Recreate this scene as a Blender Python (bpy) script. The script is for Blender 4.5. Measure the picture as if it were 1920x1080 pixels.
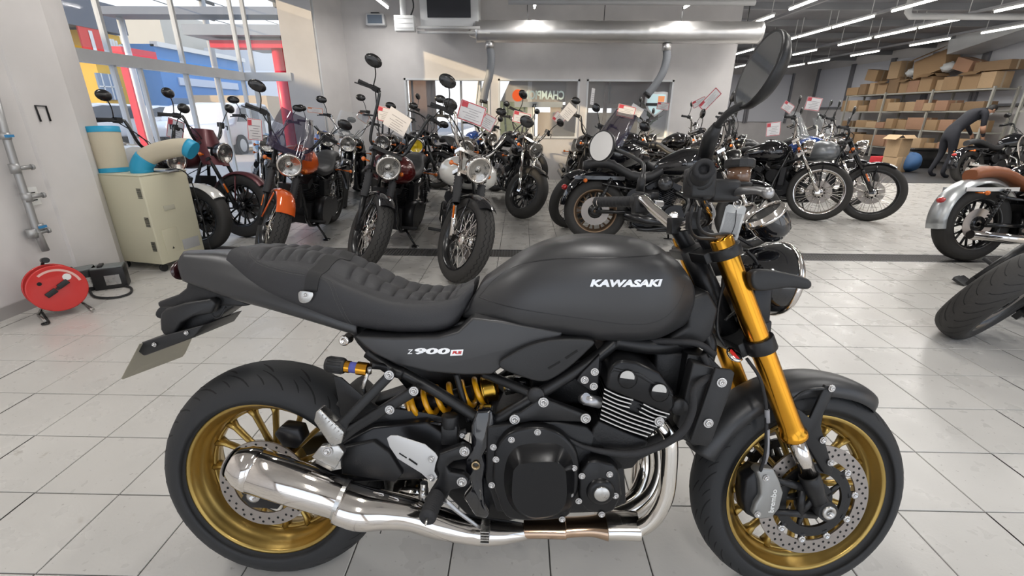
import bpy, bmesh, math, random
from mathutils import Vector as V, Matrix as M
from mathutils.bvhtree import BVHTree
from mathutils.geometry import tessellate_polygon
PI = math.pi
sc = bpy.context.scene
for o in list(bpy.data.objects):
    bpy.data.objects.remove(o)
random.seed(7)
# ------------------------------------------------------------------ camera, world, sun, exposure
CAM_H = 1.2717
FPX, YAW, PITCH, ROLL = 865.2, -.0161, .362, .0077
FWD = V((math.sin(YAW)*math.cos(PITCH), math.cos(YAW)*math.cos(PITCH), -math.sin(PITCH)))
RT0 = V((math.cos(YAW), -math.sin(YAW), 0)); UP0 = RT0.cross(FWD)
RT = RT0*math.cos(ROLL)+UP0*math.sin(ROLL); UPV = UP0*math.cos(ROLL)-RT0*math.sin(ROLL)
CAM = V((0, 0, CAM_H))
cd = bpy.data.cameras.new('camera'); cam = bpy.data.objects.new('camera', cd)
sc.collection.objects.link(cam); sc.camera = cam
cam.matrix_world = M(((RT.x, UPV.x, -FWD.x, 0), (RT.y, UPV.y, -FWD.y, 0), (RT.z, UPV.z, -FWD.z, CAM_H), (0, 0, 0, 1)))
cd.sensor_width = 36; cd.lens = FPX/1920*36; cd.clip_start = .02; cd.clip_end = 300
sc.view_settings.view_transform = 'Standard'; sc.view_settings.look = 'None'
sc.view_settings.gamma = 1; sc.view_settings.use_curve_mapping = False
sc.view_settings.exposure = 0.17
w = bpy.data.worlds.new('world'); sc.world = w; w.use_nodes = True
nt = w.node_tree; bg = nt.nodes['Background']
tcn = nt.nodes.new('ShaderNodeTexCoord'); sep = nt.nodes.new('ShaderNodeSeparateXYZ')
ramp = nt.nodes.new('ShaderNodeValToRGB'); nt.links.new(tcn.outputs['Generated'], sep.inputs[0])
nt.links.new(sep.outputs['Z'], ramp.inputs[0]); nt.links.new(ramp.outputs[0], bg.inputs[0])
ramp.color_ramp.elements[0].color = (.86, .89, .93, 1); ramp.color_ramp.elements[0].position = 0.0
ramp.color_ramp.elements[1].color = (.55, .68, .90, 1); ramp.color_ramp.elements[1].position = .6
bg.inputs[1].default_value = 1.7
sd = bpy.data.lights.new('sun', 'SUN'); sun = bpy.data.objects.new('sun', sd); sc.collection.objects.link(sun)
sd.energy = 5.0; sd.color = (1, .80, .52); sd.angle = .009
sun.rotation_euler = V((.88, .385, -.26)).to_track_quat('-Z', 'Y').to_euler()
sc.cycles.use_denoising = True
sc.cycles.max_bounces = 8; sc.cycles.diffuse_bounces = 4; sc.cycles.glossy_bounces = 4
sc.cycles.transparent_max_bounces = 12; sc.cycles.sample_clamp_indirect = 6
sc.cycles.caustics_reflective = False; sc.cycles.caustics_refractive = False
# ------------------------------------------------------------------ helpers
def ray(px, py):
    return FWD+RT*((px-960)/FPX)-UPV*((py-540)/FPX)
def onZ(px, py, z=0.0):
    d = ray(px, py); return CAM+d*((z-CAM_H)/d.z)
def onY(px, py, y):
    d = ray(px, py); return CAM+d*(y/d.y)
def onX(px, py, x):
    d = ray(px, py); return CAM+d*(x/d.x)

MATS = {}
def mat(name, col, rough=.5, metal=0., bump=0., scale=40., var=0., coat=0., emit=0., alpha=1., trans=0., spec=.5, aniso=0.):
    if name in MATS: return MATS[name]
    m = bpy.data.materials.new(name); m.use_nodes = True; n = m.node_tree.nodes; l = m.node_tree.links
    b = n['Principled BSDF']
    b.inputs['Base Color'].default_value = (*col, 1); b.inputs['Roughness'].default_value = rough
    b.inputs['Metallic'].default_value = metal; b.inputs['Coat Weight'].default_value = coat
    b.inputs['Coat Roughness'].default_value = .06; b.inputs['Alpha'].default_value = alpha
    b.inputs['Transmission Weight'].default_value = trans; b.inputs['Specular IOR Level'].default_value = spec
    if emit: b.inputs['Emission Color'].default_value = (*col, 1); b.inputs['Emission Strength'].default_value = emit
    tc = n.new('ShaderNodeTexCoord'); nz = n.new('ShaderNodeTexNoise')
    nz.inputs['Scale'].default_value = scale; nz.inputs['Detail'].default_value = 3
    l.new(tc.outputs['Object'], nz.inputs['Vector'])
    mr = n.new('ShaderNodeMapRange'); mr.inputs[3].default_value = max(0, rough-.05); mr.inputs[4].default_value = min(1, rough+.05)
    l.new(nz.outputs['Fac'], mr.inputs[0]); l.new(mr.outputs[0], b.inputs['Roughness'])
    if var:
        mx = n.new('ShaderNodeMix'); mx.data_type = 'RGBA'; l.new(nz.outputs['Fac'], mx.inputs[0])
        mx.inputs[6].default_value = (*[c*(1-var) for c in col], 1); mx.inputs[7].default_value = (*[min(1, c*(1+var)) for c in col], 1)
        l.new(mx.outputs[2], b.inputs['Base Color'])
    if bump:
        bp = n.new('ShaderNodeBump'); bp.inputs['Strength'].default_value = bump; bp.inputs['Distance'].default_value = .002
        l.new(nz.outputs['Fac'], bp.inputs['Height']); l.new(bp.outputs[0], b.inputs['Normal'])
    MATS[name] = m; return m

def catmull(p, n, closed=False):
    p = [V(q) for q in p]
    if len(p) < 2: return p
    def at(i):
        if closed: return p[i % len(p)]
        return p[max(0, min(len(p)-1, i))] if 0 <= i < len(p) else (p[0]*2-p[1] if i < 0 else p[-1]*2-p[-2])
    segs = len(p) if closed else len(p)-1
    fine = []
    for i in range(segs):
        a, b, c, d = at(i-1), at(i), at(i+1), at(i+2)
        for k in range(12):
            t = k/12
            fine.append(.5*((2*b)+(c-a)*t+(2*a-5*b+4*c-d)*t*t+(3*b-a-3*c+d)*t**3))
    fine.append(p[0].copy() if closed else p[-1].copy())
    L = [0]
    for i in range(1, len(fine)): L.append(L[-1]+(fine[i]-fine[i-1]).length)
    tot = L[-1] or 1; out = []; j = 0
    m = n if closed else n-1
    for i in range(n):
        s = tot*i/m
        while j < len(L)-2 and L[j+1] < s: j += 1
        t = (s-L[j])/((L[j+1]-L[j]) or 1)
        out.append(fine[j].lerp(fine[j+1], min(1, max(0, t))))
    return out
def poly(p, n):
    """resample by arc length without smoothing"""
    p = [V(q) for q in p]; L = [0]
    for i in range(1, len(p)): L.append(L[-1]+(p[i]-p[i-1]).length)
    out = []
    for i in range(n):
        s = L[-1]*i/(n-1); j = 0
        while j < len(L)-2 and L[j+1] < s: j += 1
        out.append(p[j].lerp(p[j+1], (s-L[j])/((L[j+1]-L[j]) or 1)))
    return out

class MB:
    def __init__(s): s.v = []; s.f = []; s.sm = []; s.mi = []; s.m = 0
    def add(s, vs, fs, smooth=True, T=None):
        o = len(s.v)
        s.v += [T @ V(q) for q in vs] if T else [V(q) for q in vs]
        for f in fs: s.f.append([i+o for i in f]); s.sm.append(smooth); s.mi.append(s.m)
        return s
    def box(s, c, d, R=None, taper=1.0):
        c = V(c); x, y, z = d[0]/2, d[1]/2, d[2]/2
        vs = [V((i*x*(taper if k > 0 else 1), j*y*(taper if k > 0 else 1), k*z)) for k in (-1, 1) for j in (-1, 1) for i in (-1, 1)]
        if R: vs = [R @ q for q in vs]
        return s.add([c+q for q in vs], [(0, 2, 3, 1), (4, 5, 7, 6), (0, 1, 5, 4), (2, 6, 7, 3), (0, 4, 6, 2), (1, 3, 7, 5)], False)
    def grid(s, rows, closed=False, cap=False, smooth=True):
        n = len(rows[0]); vs = [q for r in rows for q in r]; fs = []
        for i in range(len(rows)-1):
            for j in range(n if closed else n-1):
                k = (j+1) % n
                fs.append((i*n+j, i*n+k, (i+1)*n+k, (i+1)*n+j))
        s.add(vs, fs, smooth)
        if cap:
            s.add(rows[0], [tuple(range(n))[::-1]], False); s.add(rows[-1], [tuple(range(n))], False)
        return s
    def tube(s, pts, r, n=10, cap=True, spline=0, closed=False, flat=1.0):
        pts = [V(q) for q in pts]
        if spline:
            if isinstance(r, (list, tuple)):
                aux = catmull([(i, q, 0) for i, q in enumerate(r)], spline)
                r = [a.y for a in aux]
            pts = catmull(pts, spline, closed)
        N = len(pts); rr = r if isinstance(r, (list, tuple)) else [r]*N
        rows = []; up = None
        for i, p in enumerate(pts):
            a = pts[max(0, i-1)]; b = pts[min(N-1, i+1)]
            if closed: a = pts[(i-1) % N]; b = pts[(i+1) % N]
            t = (b-a)
            if t.length < 1e-9: t = V((0, 0, 1))
            t.normalize()
            if up is None:
                up = t.cross(V((0, 1, 0)) if abs(t.y) < .9 else V((1, 0, 0))).normalized()
            up = (up-t*up.dot(t)).normalized(); sd_ = t.cross(up)
            rows.append([p+(up*math.cos(2*PI*k/n)+sd_*math.sin(2*PI*k/n)*flat)*rr[i] for k in range(n)])
        if closed: rows.append(rows[0])
        return s.grid(rows, True, cap and not closed)
    def cyl(s, a, b, r, n=16, r2=None):
        return s.tube([a, b], [r, r if r2 is None else r2], n)
    def lathe(s, prof, o, axis, n=48, sharp=False, up=None, a0=0, a1=2*PI):
        o = V(o); ax = V(axis).normalized()
        u = V(up) if up else (V((0, 0, 1)) if abs(ax.z) < .9 else V((1, 0, 0))); u = (u-ax*u.dot(ax)).normalized(); w_ = ax.cross(u)
        full = abs(a1-a0-2*PI) < 1e-6
        rows = []
        for k in range(n if full else n+1):
            t = a0+(a1-a0)*k/n
            rows.append([o+ax*a+(u*math.cos(t)+w_*math.sin(t))*r for a, r in prof])
        if full: rows.append(rows[0])
        return s.grid(rows, False, False, not sharp)
    def ball(s, c, r, n=12, m=8, R=None):
        c = V(c); r = r if isinstance(r, (tuple, list)) else (r, r, r)
        rows = []
        for i in range(m+1):
            a = PI*i/m
            row = [V((r[0]*math.sin(a)*math.cos(2*PI*k/n), r[1]*math.sin(a)*math.sin(2*PI*k/n), r[2]*math.cos(a))) for k in range(n)]
            rows.append([c+(R @ q if R else q) for q in row])
        return s.grid(rows[::-1], True)
    def prism(s, pts, d, holes=None):
        """closed planar outline (3D points) extruded by vector d"""
        pts = [V(q) for q in pts]; d = V(d); n = len(pts)
        if holes:
            loops = [pts]+[[V(q) for q in h] for h in holes]
            tris = tessellate_polygon(loops); allp = [q for L in loops for q in L]; N = len(allp)
            s.add(allp+[q+d for q in allp], [tuple(t) for t in tris]+[tuple(i+N for i in t)[::-1] for t in tris], False)
            for L in loops:
                k = len(L); s.add(L+[q+d for q in L], [(i, (i+1) % k, (i+1) % k+k, i+k) for i in range(k)], False)
            return s
        s.add(pts+[q+d for q in pts], [tuple(range(n))[::-1], tuple(range(n, 2*n))]+[(i, (i+1) % n, (i+1) % n+n, i+n) for i in range(n)], False)
        return s
    def torus(s, c, R, r, axis=(0, 1, 0), n=40, m=10):
        return s.lathe([(r*math.sin(2*PI*k/m), R+r*math.cos(2*PI*k/m)) for k in range(m+1)], c, axis, n)
    def build(s, name, m, parent=None, bevel=0, seg=2, T=None, auto=True, subsurf=0, ang=35):
        me = bpy.data.meshes.new(name); me.from_pydata([tuple(q) for q in s.v], [], s.f)
        me.polygons.foreach_set('use_smooth', [bool(x) for x in s.sm])
        for q in (m if isinstance(m, (list, tuple)) else [m]): me.materials.append(q)
        if any(s.mi): me.polygons.foreach_set('material_index', s.mi)
        bm = bmesh.new(); bm.from_mesh(me); bmesh.ops.remove_doubles(bm, verts=bm.verts, dist=1e-5)
        bmesh.ops.recalc_face_normals(bm, faces=bm.faces); bm.to_mesh(me); bm.free(); me.update()
        o = bpy.data.objects.new(name, me); sc.collection.objects.link(o)
        if parent: o.parent = parent
        if T is not None: o.matrix_local = T
        if bevel:
            b = o.modifiers.new('bevel', 'BEVEL'); b.width = bevel; b.segments = seg; b.limit_method = 'ANGLE'; b.angle_limit = math.radians(ang); b.harden_normals = False
            for p in me.polygons: p.use_smooth = True
        if subsurf:
            b = o.modifiers.new('sub', 'SUBSURF'); b.levels = b.render_levels = subsurf
        return o
def text_mesh(txt, size, ext=.001, offset=0., shear=0., sx=1.0):
    c = bpy.data.curves.new('txt', 'FONT'); c.body = txt; c.size = size; c.extrude = ext; c.offset = offset; c.shear = shear
    c.resolution_u = 3; c.align_x = 'CENTER'; c.align_y = 'CENTER'
    o = bpy.data.objects.new('txt', c); sc.collection.objects.link(o)
    dg = bpy.context.evaluated_depsgraph_get(); dg.update()
    me = bpy.data.meshes.new_from_object(o.evaluated_get(dg))
    vs = [V((q.co.x*sx, q.co.y, q.co.z)) for q in me.vertices]; fs = [tuple(p.vertices) for p in me.polygons]
    bpy.data.objects.remove(o); bpy.data.curves.remove(c); bpy.data.meshes.remove(me)
    return vs, fs
def tag(o, label=None, cat=None, group=None, kind=None):
    if label: o['label'] = label
    if cat: o['category'] = cat
    if group: o['group'] = group
    if kind: o['kind'] = kind
    return o
def empty(name, label, cat, loc=(0, 0, 0), group=None, Mx=None):
    o = bpy.data.objects.new(name, None); sc.collection.objects.link(o); o.empty_display_size = .1
    if Mx is not None: o.matrix_world = Mx
    else: o.location = loc
    return tag(o, label, cat, group)
def Rz(a): return M.Rotation(a, 3, 'Z')
def basis(x, y, z, o=(0, 0, 0)):
    x, y, z = V(x), V(y), V(z); o = V(o)
    return M(((x.x, y.x, z.x, o.x), (x.y, y.y, z.y, o.y), (x.z, y.z, z.z, o.z), (0, 0, 0, 1)))
# shared materials
m_blackplastic = mat('black_plastic', (.014, .014, .015), .45, bump=.15, scale=300)
m_blackmetal = mat('black_metal', (.015, .015, .017), .32, .3, scale=60)
m_gloss = mat('gloss_black', (.008, .008, .01), .08, 0, coat=1)
m_satin = mat('satin_black', (.016, .016, .017), .38, .2, bump=.1, scale=200)
m_chrome = mat('chrome', (.77, .73, .69), .08, 1, scale=20)
m_steel = mat('brushed_steel', (.55, .54, .52), .28, 1)
m_rubber = mat('rubber', (.020, .020, .022), .72, bump=.3, scale=400, var=.15)
m_bolt = mat('bolt_steel', (.62, .61, .60), .25, 1)
m_white = mat('white_paint', (.8, .8, .78), .4)
m_alu = mat('cast_alu', (.45, .45, .46), .35, .9, bump=.1, scale=200)
m_groove = mat('tyre_groove', (.006, .006, .006), .8)
# ------------------------------------------------------------------ the room
def struct(o): o['kind'] = 'structure'; return o
def posmat(name, col, rough, kind):
    m = bpy.data.materials.new(name); m.use_nodes = True; n = m.node_tree.nodes; l = m.node_tree.links; b = n['Principled BSDF']
    g = n.new('ShaderNodeNewGeometry')
    def noise(s, d=3, off=0):
        z = n.new('ShaderNodeTexNoise'); z.inputs['Scale'].default_value = s; z.inputs['Detail'].default_value = d
        mp = n.new('ShaderNodeMapping'); mp.inputs['Location'].default_value = (off, off, off)
        l.new(g.outputs['Position'], mp.inputs[0]); l.new(mp.outputs[0], z.inputs['Vector']); return z
    def rmp(inp, a, b_, lo=0, hi=1):
        r = n.new('ShaderNodeMapRange'); r.inputs[1].default_value = a; r.inputs[2].default_value = b_; r.inputs[3].default_value = lo; r.inputs[4].default_value = hi
        r.clamp = True; l.new(inp, r.inputs[0]); return r.outputs[0]
    def mix(f, a, c):
        x = n.new('ShaderNodeMix'); x.data_type = 'RGBA'; l.new(f, x.inputs[0]) if not isinstance(f, float) else None
        for i, q in ((6, a), (7, c)):
            if isinstance(q, tuple): x.inputs[i].default_value = (*q, 1)
            else: l.new(q, x.inputs[i])
        return x.outputs[2]
    z1 = noise(2.2, 4); c = mix(rmp(z1.outputs['Fac'], .3, .7), tuple(q*.93 for q in col), tuple(min(1, q*1.05) for q in col))
    if kind == 'tile':
        z2 = noise(17, 3, 3); z3 = noise(3.0, 2, 9); z4 = noise(60, 2, 5)
        f = n.new('ShaderNodeMath'); f.operation = 'MULTIPLY'; l.new(rmp(z2.outputs['Fac'], .65, .72), f.inputs[0]); l.new(rmp(z3.outputs['Fac'], .50, .64), f.inputs[1])
        f3 = n.new('ShaderNodeMath'); f3.operation = 'MULTIPLY'; l.new(f.outputs[0], f3.inputs[0]); f3.inputs[1].default_value = .75
        c = mix(f3.outputs[0], c, (.38, .345, .30))
        f2 = n.new('ShaderNodeMath'); f2.operation = 'MULTIPLY'; l.new(rmp(z4.outputs['Fac'], .68, .74), f2.inputs[0]); f2.inputs[1].default_value = .45
        c = mix(f2.outputs[0], c, (.22, .20, .18))
    l.new(c, b.inputs['Base Color'])
    zr = noise(8, 3, 2); l.new(rmp(zr.outputs['Fac'], .2, .8, rough-.08, rough+.08), b.inputs['Roughness'])
    bp = n.new('ShaderNodeBump'); bp.inputs['Strength'].default_value = .15; bp.inputs['Distance'].default_value = .002
    zb = noise(90, 2, 1); l.new(zb.outputs['Fac'], bp.inputs['Height']); l.new(bp.outputs[0], b.inputs['Normal'])
    MATS[name] = m; return m
m_tile = posmat('floor_tile_glaze', (.575, .557, .525), .30, 'tile')
m_wall = posmat('painted_wall', (.68, .655, .645), .8, 'wall')
m_ceil = posmat('ceiling_deck', (.24, .24, .255), .7, 'wall')
m_white2 = posmat('white_frame_paint', (.72, .73, .74), .4, 'wall')
m_grout = mat('grout', (.10, .095, .09), .9, bump=.3)
TSZ = .3021; TX0 = -9.6531*TSZ; TY0 = 8.114*TSZ
X0, X1, Y0, Y1 = -5.0, 12.6, -3.4, 22.0
floor = struct(MB().box(((X0+X1)/2, (Y0+Y1)/2, -.03), (X1-X0+.3, Y1-Y0, .05)).build('floor', m_grout))
GR0, GR1 = 4.185, 4.44
tl_ = []
for i in range(-30, 60):
    for j in range(-60, 30):
        xa, xb = TX0+i*TSZ, TX0+(i+1)*TSZ; ya, yb = TY0+j*TSZ, TY0+(j+1)*TSZ
        if xa < X0-.1 or xb > X1 or ya < Y0 or yb > 15: continue
        g = .0022
        pcs = [(ya+g, yb-g)]
        if ya < GR1 and yb > GR0:
            pcs = [(a, b) for a, b in ((ya+g, min(yb-g, GR0)), (max(ya+g, GR1), yb-g)) if b-a > .02]
        for a, b in pcs:
            cx, cy = (xa+xb)/2, (a+b)/2
            d = (V((cx, cy, 0))-CAM); z = d.dot(FWD)
            vis = z > .2 and abs(960+FPX*d.dot(RT)/z-960) < 1000 and abs(FPX*d.dot(UPV)/z) < 600
            occl = xa < -3.36 and b < 3.7
            tl_.append((d.length if (vis and not occl) else 1e3+d.length, xa+g, xb-g, a, b))
tl_.sort()
tcache = {}
far = MB()
for k, (dd, xa, xb, a, b) in enumerate(tl_):
    dz = ((k*7919) % 13-6)*.00005
    if k < 300 and dd < 900:
        key = round(b-a, 3)
        if key not in tcache:
            hx, hy = (xb-xa)/2, (b-a)/2; e = .0015
            vs = [(-hx, -hy, -.006), (hx, -hy, -.006), (hx, hy, -.006), (-hx, hy, -.006), (-hx, -hy, -e), (hx, -hy, -e), (hx, hy, -e), (-hx, hy, -e), (-hx+e, -hy+e, 0), (hx-e, -hy+e, 0), (hx-e, hy-e, 0), (-hx+e, hy-e, 0)]
            fs = [(0, 1, 5, 4), (1, 2, 6, 5), (2, 3, 7, 6), (3, 0, 4, 7), (4, 5, 9, 8), (5, 6, 10, 9), (6, 7, 11, 10), (7, 4, 8, 11), (8, 9, 10, 11)]
            o = MB().add(vs, fs, False).build('tile', m_tile, floor); tcache[key] = o.data
        else:
            o = bpy.data.objects.new('tile', tcache[key]); sc.collection.objects.link(o); o.parent = floor
        o.location = ((xa+xb)/2, (a+b)/2, dz)
    else: far.add([(xa, a, dz), (xb, a, dz), (xb, b, dz), (xa, b, dz)], [(0, 1, 2, 3)], False)
fo_ = far.build('tiles', m_tile, floor); fo_['kind'] = 'stuff'
# drain grating
m_grate = mat('grating_steel', (.16, .16, .165), .4, .8)
gd = empty('drain_grating', 'long steel drain grating set into the tiled floor behind the front motorcycle', 'grating', (-1.6, GR0, 0))
g = MB(); gl = 14.1
g.box((gl/2, .010, -.006), (gl, .016, .012)).box((gl/2, GR1-GR0-.010, -.006), (gl, .016, .012)).build('grate_frame', m_grate, gd)
g = MB()
for k in range(int(gl/.028)): g.box((k*.028, (GR1-GR0)/2, -.008), (.007, GR1-GR0-.03, .012))
for y in (.07, .13, .19): g.box((gl/2, y, -.010), (gl, .004, .01))
o = g.build('grate_bars', m_grate, gd); o['kind'] = 'stuff'
# dark workshop floor at the back right
mt_ = MB().box((9.5, 12.3, .003), (6.0, 5.2, .006)).build('workshop_mat', mat('dark_mat', (.05, .05, .052), .5, bump=.3, scale=30, var=.3)); tag(mt_, 'dark rubber mat under the workshop at the far right', 'mat')
# walls
HC_ = 3.35
def wallbox(name, pts, z0=0, z1=HC_, m=None, parent=None, st=True):
    o = MB().prism([(a, b, z0) for a, b in pts], (0, 0, z1-z0)).build(name, m or m_wall, parent)
    return struct(o) if st and not parent else o
wallbox('wall_left', [(-3.33, -3.4), (-3.33, 3.22), (-3.315, 3.235), (-3.315, 3.60), (-3.50, 3.98), (-3.6, 3.98), (-3.6, -3.4)])
struct(MB().box((-3.322, 0, .04), (.012, 6.4, .08)).build('baseboard_left', mat('skirting', (.36, .34, .33), .6)))
# back wall with window openings
WY = 9.7
wx = [onY(p, 147, WY).x for p in (757, 918, 934, 1088, 1101, 1265)]
wz0, wz1 = onY(1000, 259, WY).z, onY(1000, 148, WY).z
xe = onY(1382, 90, WY).x
bw = MB()
def wb(x0, x1, z0, z1, y0=WY, y1=WY+.14): bw.box(((x0+x1)/2, (y0+y1)/2, (z0+z1)/2), (x1-x0, y1-y0, z1-z0))
wb(-3.34, wx[0], 0, HC_); wb(wx[0], wx[5], 0, wz0); wb(wx[0], wx[5], wz1, HC_); wb(wx[5], xe, 0, HC_); wb(wx[1], wx[2], wz0, wz1); wb(wx[3], wx[4], wz0, wz1)
struct(bw.build('wall_back', m_wall))
struct(MB().box((.5, WY-.008, .09), (xe+3.3, .016, .18)).build('baseboard_back', m_white2)) if 0 else None
wallbox('wall_left_back', [(-3.6, 8.96), (-3.34, 9.7), (-3.34, 9.9), (-3.75, 9.9), (-3.75, 8.96)])
wallbox('trim_1', [(-4.18, 8.94), (-3.60, 8.94), (-3.60, 9.4), (-4.18, 9.4)])      # pillar at the window corner
struct(MB().tube([(-3.585, 8.98, 0), (-3.585, 8.98, 3.3)], .018, 8).build('trim_2', m_white2))
m_glass = mat('window_glass', (.9, .95, 1), .02, alpha=.10, spec=.6)
m_glassd = mat('side_glass', (.55, .60, .62), .03, alpha=.14, spec=.8)
for k in range(3):
    a, b = wx[2*k], wx[2*k+1]; wn = empty('window_%d' % (k+1), None, None, ((a+b)/2, WY+.07, wz0)); wn['kind'] = 'structure'
    f = MB(); w_ = b-a; h_ = wz1-wz0; t = .035
    for c, d in (((-w_/2+t/2, 0, h_/2), (t, .16, h_)), ((w_/2-t/2, 0, h_/2), (t, .16, h_)), ((0, 0, t/2), (w_, .18, t)), ((0, 0, h_-t/2), (w_, .16, t))): f.box(c, d)
    f.build('window_frame', m_white2, wn); MB().box((0, .03, h_/2), (w_-2*t, .006, h_-2*t)).build('pane', m_glass, wn)
# writing on the middle office window (seen from behind, mirrored)
def wl(txt, px0, px1, py, hpx, m, par, mirror=True, y=WY+.05):
    vs, fs = text_mesh(txt, 1, 0, .03); x0 = min(v.x for v in vs); x1 = max(v.x for v in vs); z0 = min(v.y for v in vs); z1 = max(v.y for v in vs)
    A = onY(px0, py, y); B = onY(px1, py, y); h = (onY(px0, py-hpx/2, y)-onY(px0, py+hpx/2, y)).length
    out = []
    for v in vs:
        u = (v.x-x0)/(x1-x0); u = 1-u if mirror else u
        out.append((A.x+(B.x-A.x)*u, y, A.z+((v.y-z0)/(z1-z0)-.5)*h))
    o = MB().add(out, fs, False).build('lettering', m); q = o.modifiers.new('s', 'SOLIDIFY'); q.thickness = .002
    if par: o.parent = par; o.matrix_parent_inverse = par.matrix_world.inverted()
    return o
bpy.context.view_layer.update()
m_vin = mat('window_vinyl', (.62, .74, .71), .6); m_ora = mat('orange_vinyl', (.85, .12, .02), .5)
sg_ = empty('window_sign', 'window lettering CHAMPION with an orange disc, seen mirrored from inside', 'sign', (onY(1015, 178, WY).x, WY+.05, 1.6))
bpy.context.view_layer.update()
wl('CHAMPION', 980, 1058, 178, 17, m_vin, sg_); wl('75', 998, 1006, 198, 7, m_groove, sg_)
c = onY(971, 179, WY+.048); d_o = MB().cyl(c, c+V((0, .004, 0)), .11, 32).build('orange_disc', m_ora, sg_); d_o.matrix_parent_inverse = sg_.matrix_world.inverted()
pa = onY(1010, 196, WY+.055); g = MB().box(pa, (.95, .002, .10)).build('grey_band', mat('vinyl_band', (.40, .42, .42), .6), sg_); g.matrix_parent_inverse = sg_.matrix_world.inverted()
# hall beyond and the right side
wallbox('wall_office_side', [(xe-.14, WY+.14), (xe, WY+.14), (xe, 15), (xe-.14, 15)])
wallbox('wall_far', [(xe, 22), (12.6, 22), (12.6, 22.2), (xe, 22.2)])
wallbox('wall_right', [(12.6, -3.4), (12.8, -3.4), (12.8, 22.2), (12.6, 22.2)])
m_blind = mat('roller_blind', (.74, .75, .80), .7, bump=.2, scale=8)
k = 4
for yy0, yy1 in [(19.6, 21.6), (17.6, 19.4), (15.9, 17.4), (14.2, 15.7), (12.6, 14.0), (11.0, 12.4), (9.2, 10.8)]:
    wn = empty('window_%d' % k, None, None, (12.6, (yy0+yy1)/2, 1.6)); wn['kind'] = 'structure'; k += 1
    h_ = 1.45; w_ = yy1-yy0
    MB().box((-.03, 0, h_/2), (.02, w_, h_)).build('blind', m_blind, wn)
    f = MB()
    for s_ in (-1, 1): f.box((-.06, s_*(w_/2+.06), h_/2), (.09, .10, h_+.1))
    f.box((-.06, 0, -.03), (.09, w_, .06)); f.build('window_frame', mat('window_alu', (.28, .28, .30), .5, .5), wn)
for xx in (5.4, 7.2, 9.0, 10.8):
    wn = empty('window_%d' % k, None, None, (xx, 21.98, 1.0)); wn['kind'] = 'structure'; k += 1
    MB().box((0, -.03, .95), (1.6, .02, 1.9)).build('blind', m_blind, wn)
    MB().box((-.85, -.06, .95), (.08, .08, 2.0)).box((.85, -.06, .95), (.08, .08, 2.0)).build('window_frame', MATS['window_alu'], wn)
# ceiling with ribs, pipes
ce = struct(MB().box((3.9, (Y0+Y1)/2+1.5, HC_+.05), (18.0, 22.6, .1)).build('ceiling', m_ceil))
struct(MB().box((-.45, 3.1, 3.325), (8.8, 13.0, .03)).build('ceiling_bounce_panel', posmat('ceiling_white', (.55, .54, .53), .8, 'wall')))  # pale panel added to brighten the room and the near mirror's reflection
for i, yy in enumerate((3.4, 5.2, 7.0, 8.8, 10.6, 12.4, 14.2, 16, 17.8, 19.6)):
    MB().box(((X0+X1)/2, yy, HC_-.06), (X1-X0, .10, .12)).build('ceiling_beam', mat('beam_paint', (.25, .255, .27), .6), ce)
for xx in (1.45, 3.65, 5.4, 7.15, 8.95, 10.9): MB().box((xx, 10, HC_-.14), (.06, 20, .05)).build('cable_tray', mat('tray', (.33, .33, .35), .5, .4), ce)
m_pipe = mat('painted_pipe', (.55, .55, .55), .5)
MB().tube([(-.2, 7.4, onY(1100, 4, 7.4).z), (3.2, 7.4, onY(1100, 4, 7.4).z)], .035, 12).build('ceiling_pipe', m_pipe, ce)
zz = onY(1800, 31, 9.5).z; xa_ = onY(1700, 31, 9.5).x
MB().tube([(xa_, 9.5, zz+.5), (xa_, 9.5, zz+.06), (xa_+.06, 9.5, zz), (12.5, 9.5, zz)], .055, 12).build('ceiling_pipe', m_pipe, ce)
q = [onX(1767, 70, 11.6), onX(1775, 102, 11.6), onX(1920, 54, 11.6), onX(1960, 40, 11.6), onX(1960, -10, 11.6)]
q[0] = V((11.6, q[1].y+.1, HC_)); q[4] = V((11.6, q[3].y, HC_))
MB().prism(q, (.9, 0, 0)).build('soffit', m_white2, ce)
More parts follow.
